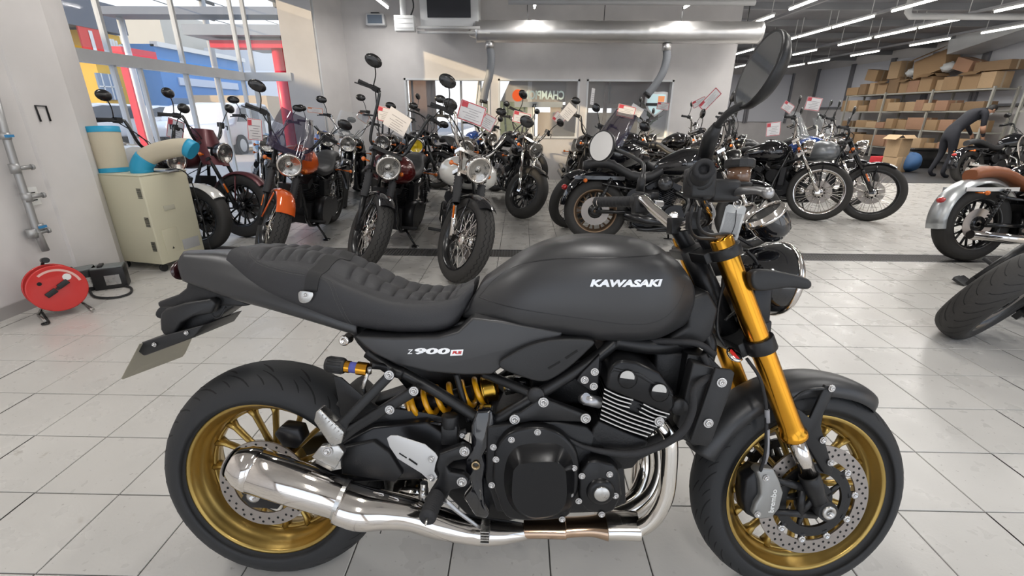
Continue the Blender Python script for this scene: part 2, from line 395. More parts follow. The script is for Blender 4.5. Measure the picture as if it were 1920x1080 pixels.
# lamp tubes
m_tube = mat('lamp_tube', (1, .97, .90), .5, emit=11.0)
m_fit = mat('lamp_fitting', (.7, .7, .7), .4)
lamp = None; names = []
for xx, ys in ((-2.32, (1.0, 4.2, 8.5)), (.2, (-1.2, 1.6, 8.45)), (2.72, (1.0, 3.6, 8.4)), (4.53, (4.4, 6.9, 8.5, 10.2)), (6.32, (4.4, 6.4, 8.6, 10.2, 11.45, 12.7, 14.8)), (8.05, (6.4, 8.6, 10.2, 11.45, 12.75, 14.85, 18.8)), (9.85, (8.0, 10.8, 12.75, 15.0, 17.2, 18.6))):
    for i, yy in enumerate(ys):
        if lamp is None:
            e = empty('tube_lamp', '', 'lamp'); MB().tube([(0, -.58, 0), (0, .58, 0)], .016, 10).build('lamp_tube', m_tube, e)
            MB().box((0, 0, .035), (.05, 1.2, .03)).box((0, .5, .21), (.01, .01, .34)).box((0, -.5, .21), (.01, .01, .34)).build('lamp_housing', m_fit, e); lamp = e
        else:
            e = lamp.copy(); sc.collection.objects.link(e)
            for ch in lamp.children:
                cc = ch.copy(); sc.collection.objects.link(cc); cc.parent = e
        e.location = (xx, yy, 2.95)
        e['label'] = 'fluorescent tube lamp, %s from the camera in the %s ceiling row' % (('nearest', 'second', 'third', 'fourth', 'fifth', 'sixth', 'seventh', 'eighth')[i], {-2.32: 'leftmost', .2: 'second-from-left', 2.72: 'third-from-left', 4.53: 'middle', 6.32: 'third-from-right', 8.05: 'second-from-right', 9.85: 'rightmost'}[xx]); e['category'] = 'lamp'; e['group'] = 'ceiling tube lamps'
# area light inside each fitting's reach (the tubes' own light)
        la = bpy.data.lights.new('tube_light', 'AREA'); la.shape = 'RECTANGLE'; la.size = .06; la.size_y = 1.15; la.energy = 18; la.color = (1, .97, .93)
        lo_ = bpy.data.objects.new('tube_light', la); sc.collection.objects.link(lo_); lo_.location = (xx, yy, 2.925); lo_.parent = None
# glazing on the left, corner posts, transom
gx_ = -5.0
wg = empty('window_20', None, None, (gx_, 6, 0)); wg['kind'] = 'structure'
def gpart(mb, name, m):
    o = mb.build(name, m, wg); o.matrix_parent_inverse = M.Translation((-gx_, -6, 0)); return o
gpart(MB().box((gx_, 5.9, 1.85), (.14, 6.3, .135)), 'transom', m_white2)
gpart(MB().box((-4.55, 8.99, 1.85), (.9, .14, .135)), 'transom', m_white2)
for px, py in ((207, 110), (345, 125), (453, 137)):
    yy = onX(px, py, gx_).y; gpart(MB().box((gx_, yy, 1.65), (.06, .045, 3.3)), 'mullion', m_white2)
for px, py in ((262, 130), (408, 145)):
    yy = onX(px, py, gx_).y; gpart(MB().box((gx_, yy, .9), (.05, .04, 1.8)), 'mullion', m_white2)
gpart(MB().box((onY(478, 150, 9).x, 9.0, 1.65), (.06, .05, 3.3)), 'mullion', m_white2)
gpart(MB().box((gx_, 5.9, .04), (.12, 6.3, .08)), 'sill', m_white2); gpart(MB().box((-4.6, 9.0, .04), (.9, .12, .08)), 'sill', m_white2)
gpart(MB().box((gx_, 5.9, 2.55), (.008, 6.1, 1.2)).box((-4.6, 9.0, 2.55), (.75, .008, 1.2)), 'pane', m_glassd)
gpart(MB().box((gx_, 5.9, .93), (.008, 6.1, 1.7)).box((-4.6, 9.0, .93), (.75, .008, 1.7)), 'pane', m_glass)
# lintel above the glazing
struct(MB().box((gx_, 5.5, 3.325), (.12, 7.2, .05)).build('trim_3', m_white2))
struct(MB().box((-4.3, 2.9, 1.65), (1.5, .12, 3.3)).build('wall_left_return', m_wall))
# wall behind the photographer: piers with open shop front between
for i, (a, b) in enumerate(((-3.6, -3.1), (.6, 1.0), (4.6, 5.0), (8.6, 9.0), (12.2, 12.8))):
    struct(MB().box(((a+b)/2, -3.45, 1.6), (b-a, .2, 3.3)).build('wall_front_pier', m_wall))
struct(MB().box((4.6, -3.45, 3.1), (16.4, .2, .5)).build('trim_4', m_wall))
# ------------------------------------------------------------------ the main motorcycle
RK = math.radians(25)
HD, LN = -.013, .1771
Fv = V((math.cos(HD), math.sin(HD), 0)); Lh = V((-math.sin(HD), math.cos(HD), 0))
Lv = Lh*math.cos(LN)-V((0, 0, 1))*math.sin(LN); Zv = V((0, 0, 1))*math.cos(LN)+Lh*math.sin(LN)
TB = basis(Fv, Lv, Zv, (-.6825, 1.0015, 0.0)); TBi = TB.inverted()
SA = V((-math.sin(RK), 0, math.cos(RK))); SO = V((1.568, 0, 0))
TS = M.Translation(SO) @ M.Rotation(.1152, 4, SA) @ M.Translation(-SO)
TBSi = (TB @ TS).inverted()
def _hit(Ti, px, py, y):
    a = Ti @ CAM; d = (Ti.to_3x3() @ ray(px, py)); return a+d*((y-a.y)/d.y)
def P(px, py, y): return _hit(TBi, px, py, y)
def S(px, py, y): return _hit(TBSi, px, py, y)
def PL(l, y, f=None): return [(f or P)(a, b, y) for a, b in l]
bike = empty('motorcycle', 'matte dark grey naked motorcycle with gold wheels and gold fork, in the foreground', 'motorcycle', Mx=TB)
def bolts(parent, pts, y, r=.006, name='bolt', m=None, f=P, T=None, h=.006, washer=True):
    for px, py in pts:
        b = MB(); c = f(px, py, y)
        if washer: b.cyl(c, c+V((0, -h*.35, 0)), r*1.45, 14)
        b.lathe([(0, 0.0001), (0, r), (h*.8, r), (h, r*.85), (h, r*.45), (h*.5, r*.42), (h*.5, .0001)], c, (0, -1, 0), 14)
        o = b.build(name, m or m_bolt, parent, T=T)
def plate(parent, name, pts, y0, y1, m, bevel=.003, smooth=0, f=P, T=None, holes=None, seg=2, yref=None):
    yr = y0 if yref is None else yref
    q = PL(pts, yr, f)
    if smooth: q = catmull(q, smooth, True)
    q = [V((a.x, y0, a.z)) for a in q]
    hs = None
    if holes: hs = [[V((a.x, y0, a.z)) for a in PL(h, yr, f)] for h in holes]
    return MB().prism(q, (0, y1-y0, 0), hs).build(name, m, parent, bevel, seg, T=T)
def rails(parent, name, rl, m, nx=60, nk=5, mirror=True, T=None, f=P, deform=None, closed_caps=True, lin=False):
    """rl: rails from bottom (near side) to crown; each rail list of (px,py,y). mirrored to the far side"""
    R3 = [(poly if lin else catmull)([f(*q) for q in r], nx) for r in rl]
    rows = []
    for i in range(nx):
        prof = [r[i] for r in R3]
        if mirror: prof = prof+[V((q.x, -q.y, q.z)) for q in prof[::-1] if abs(q.y) > 1e-4]
        prof = catmull(prof, (len(prof)-1)*nk+1)
        if deform: prof = [deform(q, i/(nx-1)) for q in prof]
        rows.append(prof)
    b = MB().grid(rows, True, closed_caps)
    return b.build(name, m, parent, T=T)
m_gold = mat('gold_wheel', (.44, .30, .09), .30, .85, scale=30, var=.05)
m_goldan = mat('gold_anodised', (.72, .34, .035), .20, 1.0, scale=20)
m_paint = mat('matte_grey_paint', (.060, .060, .062), .38, .45, scale=30, spec=.5)
m_seat = mat('seat_vinyl', (.030, .030, .033), .55, bump=.35, scale=600)
m_seat2 = mat('seat_vinyl_ribbed', (.042, .042, .046), .55, bump=.35, scale=600)
m_tyre = mat('tyre_main', (.022, .023, .025), .62, bump=.15, scale=300, var=.1)
m_cover = mat('engine_cover', (.012, .012, .013), .30, .35, scale=6)
m_engine = mat('engine_black', (.009, .009, .010), .42, .2, bump=.3, scale=250)
m_bronze = mat('heated_steel', (.52, .37, .26), .16, 1, scale=8, var=.25)
m_chrome2 = mat('polished_steel', (.80, .76, .70), .10, 1, scale=15)
m_yellow = mat('spring_yellow', (.85, .40, .01), .3, .1, coat=.5)
m_titan = mat('dark_disc', (.38, .345, .32), .38, .85, bump=.1, scale=200)
m_grey = mat('heel_guard_silver', (.62, .62, .62), .45, .3)
m_plate = mat('plate_back', (.42, .39, .31), .55, .2)
m_red = mat('red_sticker', (.7, .02, .02), .4)

def wheel(parent, name, cx, cz, R, w, rimR, rw, T, disc, side='front'):
    # tyre: crown profile lathe about y axis
    prof = []
    for k in range(-14, 15):
        a = k/14; y = a*w/2
        sh = (1-math.sqrt(max(0, 1-(a*.985)**2)))
        prof.append((y, R-sh*w*.40))
    sid = [( w/2*1.0, R-w*.40), (w/2*.99, R-w*.47), (rw+.012, rimR+.022), (rw+.004, rimR+.004), (rw-.004, rimR-.004)]
    prof = [(-a, b) for a, b in sid[::-1]]+prof+sid
    rim = MB()
    lip = [(-rw-.004, rimR+.002), (-rw-.006, rimR-.004), (-rw, rimR-.009), (-rw+.010, rimR-.011), (-rw+.016, rimR-.019), (-rw+.020, rimR-.019), (-rw+.024, rimR-.026), (-.012, rimR-.036), (.012, rimR-.034), (rw-.03, rimR-.024), (rw-.016, rimR-.019), (rw-.010, rimR-.011), (rw, rimR-.009), (rw+.006, rimR-.004), (rw+.004, rimR+.002)]
    rim.lathe(lip, (cx, 0, cz), (0, 1, 0), 96)
    rim.lathe([(-.012, rimR-.034), (-.012, rimR-.040), (.012, rimR-.040), (.012, rimR-.034)], (cx, 0, cz), (0, 1, 0), 96)
    # hub
    hr = .045 if side == 'front' else .06
    rim.lathe([(-.045, .001), (-.045, .03), (-.035, hr), (.035, hr), (.045, .03), (.045, .001)], (cx, 0, cz), (0, 1, 0), 40)
    rimo = rim.build(name, m_gold, parent, T=T)
    tagp = MB().lathe(prof, (cx, 0, cz), (0, 1, 0), 128).build('tyre', m_tyre, rimo); tagp.visible_camera = True
    # sidewall ring step and tread sipes
    g = MB(); N = 22 if side == 'front' else 19
    def surf(a, ang, lift=.0004):
        y = a*w/2; rr = R-(1-math.sqrt(max(0, 1-(a*.985)**2)))*w*.40+lift
        return V((cx+rr*math.cos(ang), y, cz+rr*math.sin(ang)))
    for i in range(N):
        for sgn in (-1, 1):
            t0 = 2*PI*i/N+(.5*PI/N if sgn > 0 else 0)
            for (a0, a1, d0, d1, wd) in ((.90, .46, 0, .26, .0045), (.86, .62, .19, .29, .0032), (.40, .08, .16, .30, .0048)):
                if side != 'front' and a0 < .5: a0, a1 = .5, .15
                rows = []
                for k in range(6):
                    u = k/5; a = (a0+(a1-a0)*u)*sgn; an = t0+d0+(d1-d0)*(.75*u+.25*u*u)
                    da = wd*(.35+.65*math.sin(PI*(u*.9+.05)))/R
                    rows.append([surf(a, an-da), surf(a, an, .0008), surf(a, an+da)])
                g.grid(rows)
    g.build('tread_groove', m_groove, rimo)['kind'] = 'stuff'
    for k in range(8):
        for s_ in (-1, 1):
            b = MB(); a0 = 2*PI*(k+.25)/8; a1 = a0+s_*.185
            r1 = rimR-.036
            p0 = V((cx+hr*.8*math.cos(a0+s_*.05), -.004, cz+hr*.8*math.sin(a0+s_*.05)))
            p1 = V((cx+r1*math.cos(a1), 0, cz+r1*math.sin(a1)))
            b.tube([p0, p0.lerp(p1, .5), p0.lerp(p1, .85), p1], [.0085, .0072, .0078, .013], 8, flat=1.6)
            b.build('spoke', m_gold, rimo)
    for (y, rd, ri) in disc:
        d = MB(); n = 72
        d.lathe([(-.0025, ri), (-.0025, rd), (.0025, rd), (.0025, ri), (-.0025, ri)], (cx, y, cz), (0, 1, 0), n, True)
        do = d.build('brake_disc', m_titan, rimo)
        h = MB()
        if side == 'front':
            rows = ((rd-.008, 30, 0), (rd-.017, 30, .07), (rd-.026, 30, .14))
        else: rows = ((rd-.009, 26, 0), (rd-.020, 26, .1))
        for rr, q, ph in rows:
            for k in range(q):
                if side == 'front' and k % 5 == 4 and ph == .14: continue
                a = 2*PI*k/q+ph*1.5
                h.lathe([(0, .0001), (.0001, .0036)], (cx+rr*math.cos(a), y-.0027, cz+rr*math.sin(a)), (0, -1, 0), 8)
        h.build('disc_hole', m_groove, rimo)['kind'] = 'stuff'
        c = MB()
        c.lathe([(-.002, .035), (-.004, .05), (-.004, ri-.017), (-.002, ri-.014), (.003, ri-.014), (.003, .035)], (cx, y, cz), (0, 1, 0), 60) if side != 'front' else None
        if side == 'front':
            # carrier ring with ten arms
            c.lathe([(-.004, ri-.040), (-.004, ri-.014), (.004, ri-.014), (.004, ri-.040), (-.004, ri-.040)], (cx, y, cz), (0, 1, 0), 60, True)
            c.lathe([(-.004, .03), (-.004, .052), (.004, .052), (.004, .03)], (cx, y, cz), (0, 1, 0), 40, True)
            for k in range(5):
                a = 2*PI*k/5+.3
                c.tube([(cx+.04*math.cos(a), y, cz+.04*math.sin(a)), (cx+(ri-.02)*math.cos(a+.25), y, cz+(ri-.02)*math.sin(a+.25))], [.012, .007], 4, flat=.5)
            for k in range(10):
                a = 2*PI*k/10+.1
                c.tube([(cx+(ri-.022)*math.cos(a), y, cz+(ri-.022)*math.sin(a)), (cx+(ri+.002)*math.cos(a), y, cz+(ri+.002)*math.sin(a))], [.012, .008], 6, flat=.5)
        c.build('disc_carrier', m_satin, rimo)
        if side == 'front' and y < 0:
            for k in range(10):
                a = 2*PI*k/10+.1
                q = V((cx+(ri-.004)*math.cos(a), y-.003, cz+(ri-.004)*math.sin(a)))
                MB().lathe([(0, .0002), (.002, .0002), (.002, .0035), (.005, .0045), (.005, .0095), (0, .010)], q, (0, -1, 0), 14).build('disc_rivet', m_bolt, rimo)
    return rimo
rw_ = wheel(bike, 'rear_wheel', 0, .315, .315, .18, .226, .070, None, [(-.085, .125, .088)], 'rear')
fw_ = wheel(bike, 'front_wheel', 1.47, .30, .30, .12, .226, .046, TS, [(-.072, .155, .118), (.072, .155, .118)], 'front')
tag(rw_, 'gold multi-spoke rear wheel'); tag(fw_, 'gold multi-spoke front wheel')
# valve stem
# ---------------- fuel tank
ty = -.155
tank_rails = [
 [(1010, 623, -.02), (1060, 629, -.02), (1150, 637, -.03), (1235, 628, -.02), (1275, 600, -.02)],
 [(874, 597, -.07), (960, 613, -.12), (1060, 629, -.135), (1150, 638, -.14), (1230, 634, -.13), (1285, 610, -.085)],
 [(878, 580, -.085), (960, 585, -.145), (1060, 595, -.165), (1160, 602, -.172), (1250, 596, -.16), (1301, 572, -.105)],
 [(886, 558, -.082), (965, 540, -.14), (1060, 535, -.165), (1160, 535, -.175), (1250, 535, -.165), (1302, 540, -.11)],
 [(900, 535, -.07), (975, 498, -.115), (1060, 480, -.140), (1160, 478, -.155), (1240, 490, -.145), (1290, 515, -.10)],
 [(912, 522, -.04), (985, 476, -.065), (1060, 452, -.085), (1150, 449, -.095), (1225, 462, -.09), (1275, 495, -.06)],
 [(918, 518, 0), (992, 466, 0), (1060, 448, 0), (1140, 442, 0), (1215, 452, 0), (1268, 488, 0)],
]
tank = rails(bike, 'fuel_tank', tank_rails, m_paint, 70, 5)
tag(tank, 'matte grey teardrop fuel tank')
def bvh(o): return BVHTree.FromPolygons([q.co for q in o.data.vertices], [tuple(p.vertices) for p in o.data.polygons])
tb = bvh(tank)
def drop(tree, q, off=.0006, dirv=V((0, 1, 0))):
    h = tree.ray_cast(V((q.x, q.y-.3*dirv.y, q.z)) if dirv.y else q, dirv)
    if h[0] is None: return V(q)
    return h[0]+h[1]*(off if h[1].dot(dirv) < 0 else -off)
def stripe(tree, pts, wd, name, m, parent, n=60, yref=-.15, off=.0006):
    c = catmull(PL(pts, yref), n); rows = []
    for i, q in enumerate(c):
        t = (c[min(n-1, i+1)]-c[max(0, i-1)]).normalized(); nn = V((-t.z, 0, t.x))
        rows.append([drop(tree, q+nn*k*wd, off if k == 0 else off*.2) for k in (-1, -.4, 0, .4, 1)])
    return MB().grid(rows).build(name, m, parent)
m_line = mat('tank_line', (.028, .028, .030), .3, .3)
stripe(tb, [(893, 566), (960, 577), (1080, 592), (1180, 604), (1235, 597), (1270, 570), (1290, 535)], .0013, 'crease_line', m_line, tank)
stripe(tb, [(893, 566), (925, 530), (970, 502), (1040, 487), (1130, 483), (1210, 480), (1262, 478)], .0013, 'crease_line', m_line, tank)
def letters(txt, px0, px1, py, h, yref, name, m, parent, tree, offset=0., shear=.25, f=P, sx=None, off=.001, dpy=0, T=None, ext=.0008):
    a = f(px0, py+dpy, yref); b = f(px1, py-dpy, yref)
    vs, fs = text_mesh(txt, 1.0, 0.0, offset, shear)
    x0 = min(v.x for v in vs); x1 = max(v.x for v in vs); y0 = min(v.y for v in vs); y1 = max(v.y for v in vs)
    L = (b-a); hx = L.normalized(); hz = V((-hx.z, 0, hx.x)); out = []
    for v in vs:
        q = a+hx*((v.x-x0)/(x1-x0)*L.length)+hz*((v.y-(y0+y1)/2)/(y1-y0)*h)
        if tree: q = drop(tree, q, off)
        out.append(q)
    mb = MB(); mb.add(out, fs, False)
    # thin rim so the letters stand proud
    o = mb.build(name, m, parent, T=T)
    s_ = o.modifiers.new('solid', 'SOLIDIFY'); s_.thickness = .0016; s_.offset = 0
    return o
m_badge = mat('badge_silver', (.85, .85, .85), .25, .6)
letters('KAWASAKI', 1105, 1240, 529, .0165, -.16, 'tank_lettering', m_badge, tank, tb, .055, .22)
# ---------------- seat
grx = [494, 519, 542, 566, 591, 656, 682, 709, 737, 763, 787, 812, 839]
gx = [P(a, 500, -.08).x for a in grx]
SEATX0 = P(470, 470, 0).x
def seat_def(q, t):
    a = abs(q.y)
    if q.z > .55:
        k = max(0, min(1, (.098-a)/.010))
        if k > 0 and gx[0]-.035 < q.x < gx[-1]+.02:
            d = min(abs(q.x-g_) for g_ in gx)
            q = q+V((0, 0, k*(.0028*min(1, d/.014) if d < .03 else .0028)))-V((0, 0, .009*k*math.exp(-(d/.0038)**2)))
        # piping groove
        d = abs(a-.096)
        if d < .004: q = q-V((0, 0, .0025*(1-(d/.004)**2)))
    return q
seat_rails = [
 [(455, 528, -.03), (520, 548, -.03), (600, 575, -.03), (665, 600, -.03), (760, 620, -.03), (840, 612, -.03), (880, 570, -.03)],
 [(432, 512, -.06), (500, 552, -.10), (580, 582, -.12), (665, 610, -.125), (760, 621, -.125), (845, 612, -.11), (884, 560, -.07)],
 [(424, 490, -.065), (500, 525, -.118), (580, 553, -.138), (665, 580, -.145), (760, 598, -.142), (840, 588, -.12), (887, 548, -.075)],
 [(430, 472, -.062), (500, 498, -.112), (580, 514, -.130), (665, 548, -.138), (750, 572, -.134), (835, 568, -.112), (889, 538, -.072)],
 [(445, 463, -.055), (497, 486, -.096), (580, 497, -.105), (660, 531, -.108), (745, 560, -.106), (838, 560, -.092), (889, 532, -.065)],
 [(462, 461, -.03), (510, 466, -.05), (590, 474, -.055), (670, 503, -.055), (755, 545, -.055), (840, 549, -.045), (889, 528, -.03)],
 [(468, 460, 0), (512, 463, 0), (590, 470, 0), (670, 497, 0), (755, 540, 0), (840, 547, 0), (889, 528, 0)],
]
seat = rails(bike, 'seat', seat_rails, m_seat, 300, 9, deform=seat_def)
tag(seat, 'black ribbed stepped seat')
sb = bvh(seat)
# strap over the seat with silver end plate
cs = []
SX = P(607, 495, -.1).x
for a, dx in ((.0, .03), (.05, .028), (.09, .016), (.125, -.012), (.14, -.03)): pass
c = catmull(PL([(655, 482), (625, 488), (603, 503), (590, 520), (583, 545)], -.13), 24)
rows = []
nearpts = [(583, 548, -.138), (589, 522, -.128), (602, 503, -.105), (622, 488, -.06), (645, 478, 0)]
c = catmull([P(*q) for q in nearpts], 26)
tt = V((1, 0, .05)).normalized()
def proj_seat(q):
    cc = V((q.x, 0, q.z-.06)); d = (q-cc).normalized(); h = sb.ray_cast(cc+d*.4, -d)
    return h[0]+d*.003 if h[0] else q
for q in c: rows.append([proj_seat(q+tt*k*.016) for k in (-1.05, -1, -.5, 0, .5, 1, 1.05)])
rows = rows+[[V((p.x, -p.y, p.z)) for p in r] for r in rows[::-1][1:]]
MBs = MB().grid(rows).build('seat_strap', mat('strap_black', (.014, .014, .015), .6, bump=.3, scale=900), bike)
sm = MBs.modifiers.new('s', 'SOLIDIFY'); sm.thickness = .0035
sp = MB().prism(catmull(PL([(563, 546), (587, 549), (583, 563), (573, 568), (563, 566), (560, 556)], -.146), 24, True), (0, -.002, 0)).build('strap_plate', m_steel, MBs, .0006)
bolts(sp, [(573, 553)], -.148, .0045)
# stitching lines on the seat side
m_st = mat('stitch_thread', (.12, .12, .11), .8)
for pts in ([(437, 472), (470, 492), (520, 505), (572, 513)], [(437, 476), (470, 496), (520, 509), (572, 517)], [(604, 519), (625, 530), (640, 560), (662, 612)], [(601, 521), (620, 533), (635, 565), (656, 611)]):
    cc = catmull(PL(pts, -.13), 46); g = MB()
    for i in range(0, 45):
        a = drop(sb, cc[i], .0004); b = drop(sb, cc[i].lerp(cc[i+1], .65), .0004)
        g.tube([a, b], .0005, 4)
    g.build('stitching', m_st, seat)['kind'] = 'stuff'
# ---------------- tail cowl
tail_rails = [
 [(358, 520, -.02), (420, 548, -.02), (500, 575, -.02), (580, 600, -.02), (655, 625, -.02)],
 [(344, 528, -.055), (420, 556, -.09), (500, 578, -.11), (590, 604, -.12), (668, 628, -.118)],
 [(336, 510, -.06), (420, 535, -.095), (500, 560, -.12), (590, 588, -.13), (668, 614, -.125)],
 [(333, 492, -.055), (420, 508, -.08), (500, 530, -.10), (590, 560, -.11), (665, 590, -.11)],
 [(341, 476, -.045), (430, 480, -.055), (500, 505, -.07), (590, 540, -.07), (660, 570, -.07)],
 [(350, 470, 0), (432, 471, 0), (500, 500, 0), (590, 535, 0), (660, 565, 0)],
]
tail = rails(bike, 'tail_cowl', tail_rails, m_paint, 50, 5); tag(tail, 'matte grey duck-tail cowl')
# tail lamp, rear inner fender and plate bracket
tl = MB().ball(P(346, 505, 0), (.012, .05, .028)).build('tail_lamp', mat('tail_lens', (.03, .006, .008), .2, coat=1), bike)
fend = plate(bike, 'rear_fender', [(350, 540), (355, 520), (420, 545), (470, 572), (450, 575), (400, 572), (345, 575), (300, 577), (296, 566), (335, 552)], -.045, .045, m_blackplastic, .006, yref=-.04)
plate(fend, 'fender_extension', [(372, 574), (430, 560), (445, 570), (385, 612), (352, 628), (340, 634), (325, 620), (340, 590)], -.04, .04, m_blackplastic, .006)
for y_, pts in ((-.075, [(299, 600), (300, 588), (308, 580), (345, 568), (395, 560), (404, 570), (396, 588), (362, 594), (338, 606), (322, 634), (305, 628), (300, 618)]), (.075, [(290, 590), (300, 575), (330, 568), (370, 566), (360, 580), (330, 592), (300, 598)])):
    b = MB(); 
    q = PL(pts, y_, P); b.prism(q if y_ < 0 else catmull(q, 30, True), (0, .03 if y_ < 0 else .03, 0))
    o = b.build('turn_signal', m_blackplastic, fend, .006)
pb = MB(); 
q0 = [P(a, b, -.08) for a, b in ((257, 655), (268, 641), (318, 626), (383, 609), (366, 632), (272, 667))]
pb.prism([V((q.x, -.085, q.z)) for q in q0], (0, .17, 0)); pb.build('plate_holder', m_blackplastic, fend, .004)
A_ = P(226, 713, -.095); B_ = P(262, 645, -.095); C_ = P(362, 630, .095); D_ = P(345, 668, .095)
lp = MB(); n_ = (B_-A_).cross(D_-A_).normalized()*.0012
lp.prism(catmull([A_.lerp(B_, .04), B_.lerp(A_, .02), B_.lerp(C_, .03), C_.lerp(B_, .03), C_.lerp(D_, .06), D_.lerp(C_, .06), D_.lerp(A_, .04), A_.lerp(D_, .03)], 8, True) if 0 else [A_.lerp(B_, .05), B_, C_, C_.lerp(D_, .85), D_.lerp(A_, .03), A_.lerp(D_, .03)], n_)
lp.build('licence_plate', m_plate, fend); 
MB().tube([P(405, 560, -.05), P(398, 590, -.06), P(412, 595, -.06), P(424, 575, -.05)], .0022, 6, spline=16).build('wire', m_blackplastic, fend)
bolts(fend, [(290, 646), (350, 624)], -.087, .004)
# ---------------- side cover and duct cover
side = plate(bike, 'side_cover', [(664, 631), (740, 634), (820, 633), (858, 622), (885, 596), (940, 602), (1056, 623), (1052, 633), (1010, 647), (965, 672), (922, 703), (870, 704), (800, 698), (740, 683), (700, 664), (680, 648)], -.15, -.05, m_paint, .012, seg=4)
tag(side, 'matte grey side cover')
duct = plate(bike, 'intake_cover', [(934, 686), (960, 664), (1000, 645), (1050, 636), (1114, 639), (1100, 660), (1060, 695), (1020, 716), (975, 706)], -.17, -.06, m_blackplastic, .014, smooth=50, seg=4)
for pts in ([(1059, 671), (1062, 674), (1084, 659), (1082, 656)], [(1027, 690), (1029, 693), (1051, 680), (1050, 677)]):
    plate(duct, 'vent_slot', pts, -.1712, -.168, m_groove, 0)
sdb = bvh(side)
letters('Z', 764, 775, 659, .011, -.15, 'badge', m_badge, side, None, .01, .2).location = (0, -.0012, 0)
letters('900', 778, 844, 658, .0155, -.15, 'badge', m_badge, side, None, .045, .15).location = (0, -.0012, 0)
q = PL([(846, 656), (869, 655), (867, 666), (844, 667)], -.151); MB().prism(q, (0, -.0008, 0)).build('badge', m_badge, side)
letters('RS', 848, 866, 661, .0065, -.152, 'badge', m_red, side, None, .02, .15).location = (0, -.0012, 0)
# ---------------- frame
fr = MB()
for pts, r in (([(1160, 636, -.12), (1105, 680, -.14), (1005, 742, -.15), (925, 790, -.14)], .015), ([(752, 697, -.12), (820, 735, -.13), (905, 790, -.135)], .014), ([(690, 660, -.11), (730, 690, -.12), (756, 700, -.12)], .016),
             ([(905, 700, -.1), (960, 722, -.13), (1005, 742, -.15)], .012), ([(1300, 640, -.05), (1230, 650, -.1), (1150, 640, -.12)], .02),
             ([(1290, 590, -.05), (1330, 640, -.09), (1320, 700, -.1)], .016), ([(855, 700, -.11), (880, 790, -.11)], .008)):
    fr.tube([P(*q) for q in pts], r, 10, spline=20)
    fr.tube([V((p.x, -p.y, p.z)) for p in [P(*q) for q in pts]], r, 8, spline=12)
frame = fr.build('frame', m_satin, bike)
plate(frame, 'pivot_plate', [(893, 772), (922, 770), (928, 790), (922, 830), (906, 856), (912, 872), (906, 900), (908, 945), (918, 965), (912, 975), (890, 970), (868, 935), (884, 915), (880, 900), (872, 888), (872, 862), (884, 845), (882, 800)], -.165, -.12, m_gloss, .006)
MB().lathe([(0, .011), (.004, .0115), (.004, .0075), (-.01, .007)], P(892, 872, -.167), (0, -1, 0), 20).build('pivot_nut', mat('brass', (.55, .42, .25), .3, 1), frame)
MB().lathe([(0, .0205), (.006, .0205), (.009, .0185), (.009, .0001)], P(1005, 740, -.165), (0, -1, 0), 28).build('frame_cap', m_blackplastic, frame)
MB().lathe([(0, .0205), (.006, .0205), (.009, .0185), (.009, .0001)], P(1273, 762, -.16), (0, -1, 0), 28).build('frame_cap', m_blackplastic, frame)
br = plate(frame, 'engine_bracket', [(1012, 748), (1022, 744), (1030, 752), (1092, 775), (1106, 780), (1104, 792), (1090, 792), (1000, 790), (966, 796), (956, 788), (962, 776), (975, 774)], -.175, -.15, m_satin, .004)
bolts(br, [(1019, 754), (965, 786), (1098, 784)], -.176, .0085, 'bolt')
# pillion peg brackets
for nm, pts in (('peg_bracket', [(722, 700), (732, 694), (740, 702), (736, 712), (655, 795), (640, 835), (632, 870), (612, 880), (605, 862), (625, 830), (618, 800), (640, 785)]),
                ('peg_bracket', [(768, 729), (778, 724), (786, 733), (780, 744), (668, 812), (640, 835), (632, 820), (652, 800)])):
    plate(frame, nm, pts, -.185, -.165, m_satin, .004)
bolts(frame, [(730, 703), (776, 733), (731, 768)], -.187, .0078)
# pillion foot rest (folded), silver
pf = MB(); q = PL([(592, 772), (600, 768), (645, 812), (640, 832), (620, 838), (588, 790)], -.20)
pf.prism(q, (0, .03, 0)); pf.prism(PL([(600, 838), (634, 835), (645, 850), (628, 880), (612, 872), (583, 858)], -.20), (0, .02, 0))
pfo = pf.build('passenger_peg', m_steel, frame, .003)
for k in range(7):
    a = P(603+k*6, 780+k*6, -.202); MB().box(a, (.0025, .004, .008), M.Rotation(.8, 3, 'Y')).build('peg_rib', m_steel, pfo)
bolts(pfo, [(614, 846)], -.202, .009)
# heel guard, rider peg, brake pedal
hg = plate(bike, 'heel_guard', [(725, 822), (732, 817), (745, 817), (797, 834), (816, 850), (821, 858), (816, 872), (814, 885), (820, 895), (812, 904), (804, 901), (790, 888), (745, 860), (730, 838)], -.20, -.196, m_grey, .0015)
for pts in ([(748, 851), (762, 860), (763, 858), (749, 849)], [(766, 862), (782, 873), (783, 870), (767, 859)]): plate(hg, 'slot', pts, -.2008, -.199, m_groove, 0)
bolts(hg, [(809, 861), (809, 896)], -.201, .0055)
pegb = plate(bike, 'footpeg_bracket', [(822, 852), (866, 836), (880, 840), (883, 853), (872, 862), (850, 866), (838, 876), (842, 886), (868, 890), (880, 900), (874, 914), (845, 920), (836, 940), (828, 952), (806, 950), (804, 928), (818, 906), (822, 890), (816, 875)], -.195, -.17, m_satin, .005)
bolts(pegb, [(871, 846), (866, 903)], -.196, .0085)
p0 = P(818, 930, -.20); p1 = V((p0.x-.004, -.285, p0.z+.004))
fp = MB().cyl(p0, p1, .0085, 12); prof = []
for k in range(11):
    a = k/11*.085; prof += [(a, .0175), (a+.0035, .0200), (a+.006, .0175)]
prof = [(0, .001)]+prof+[(.086, .0165), (.087, .001)]
fpo = fp.lathe(prof, p0, (p1-p0), 20).build('footpeg', m_rubber, bike)
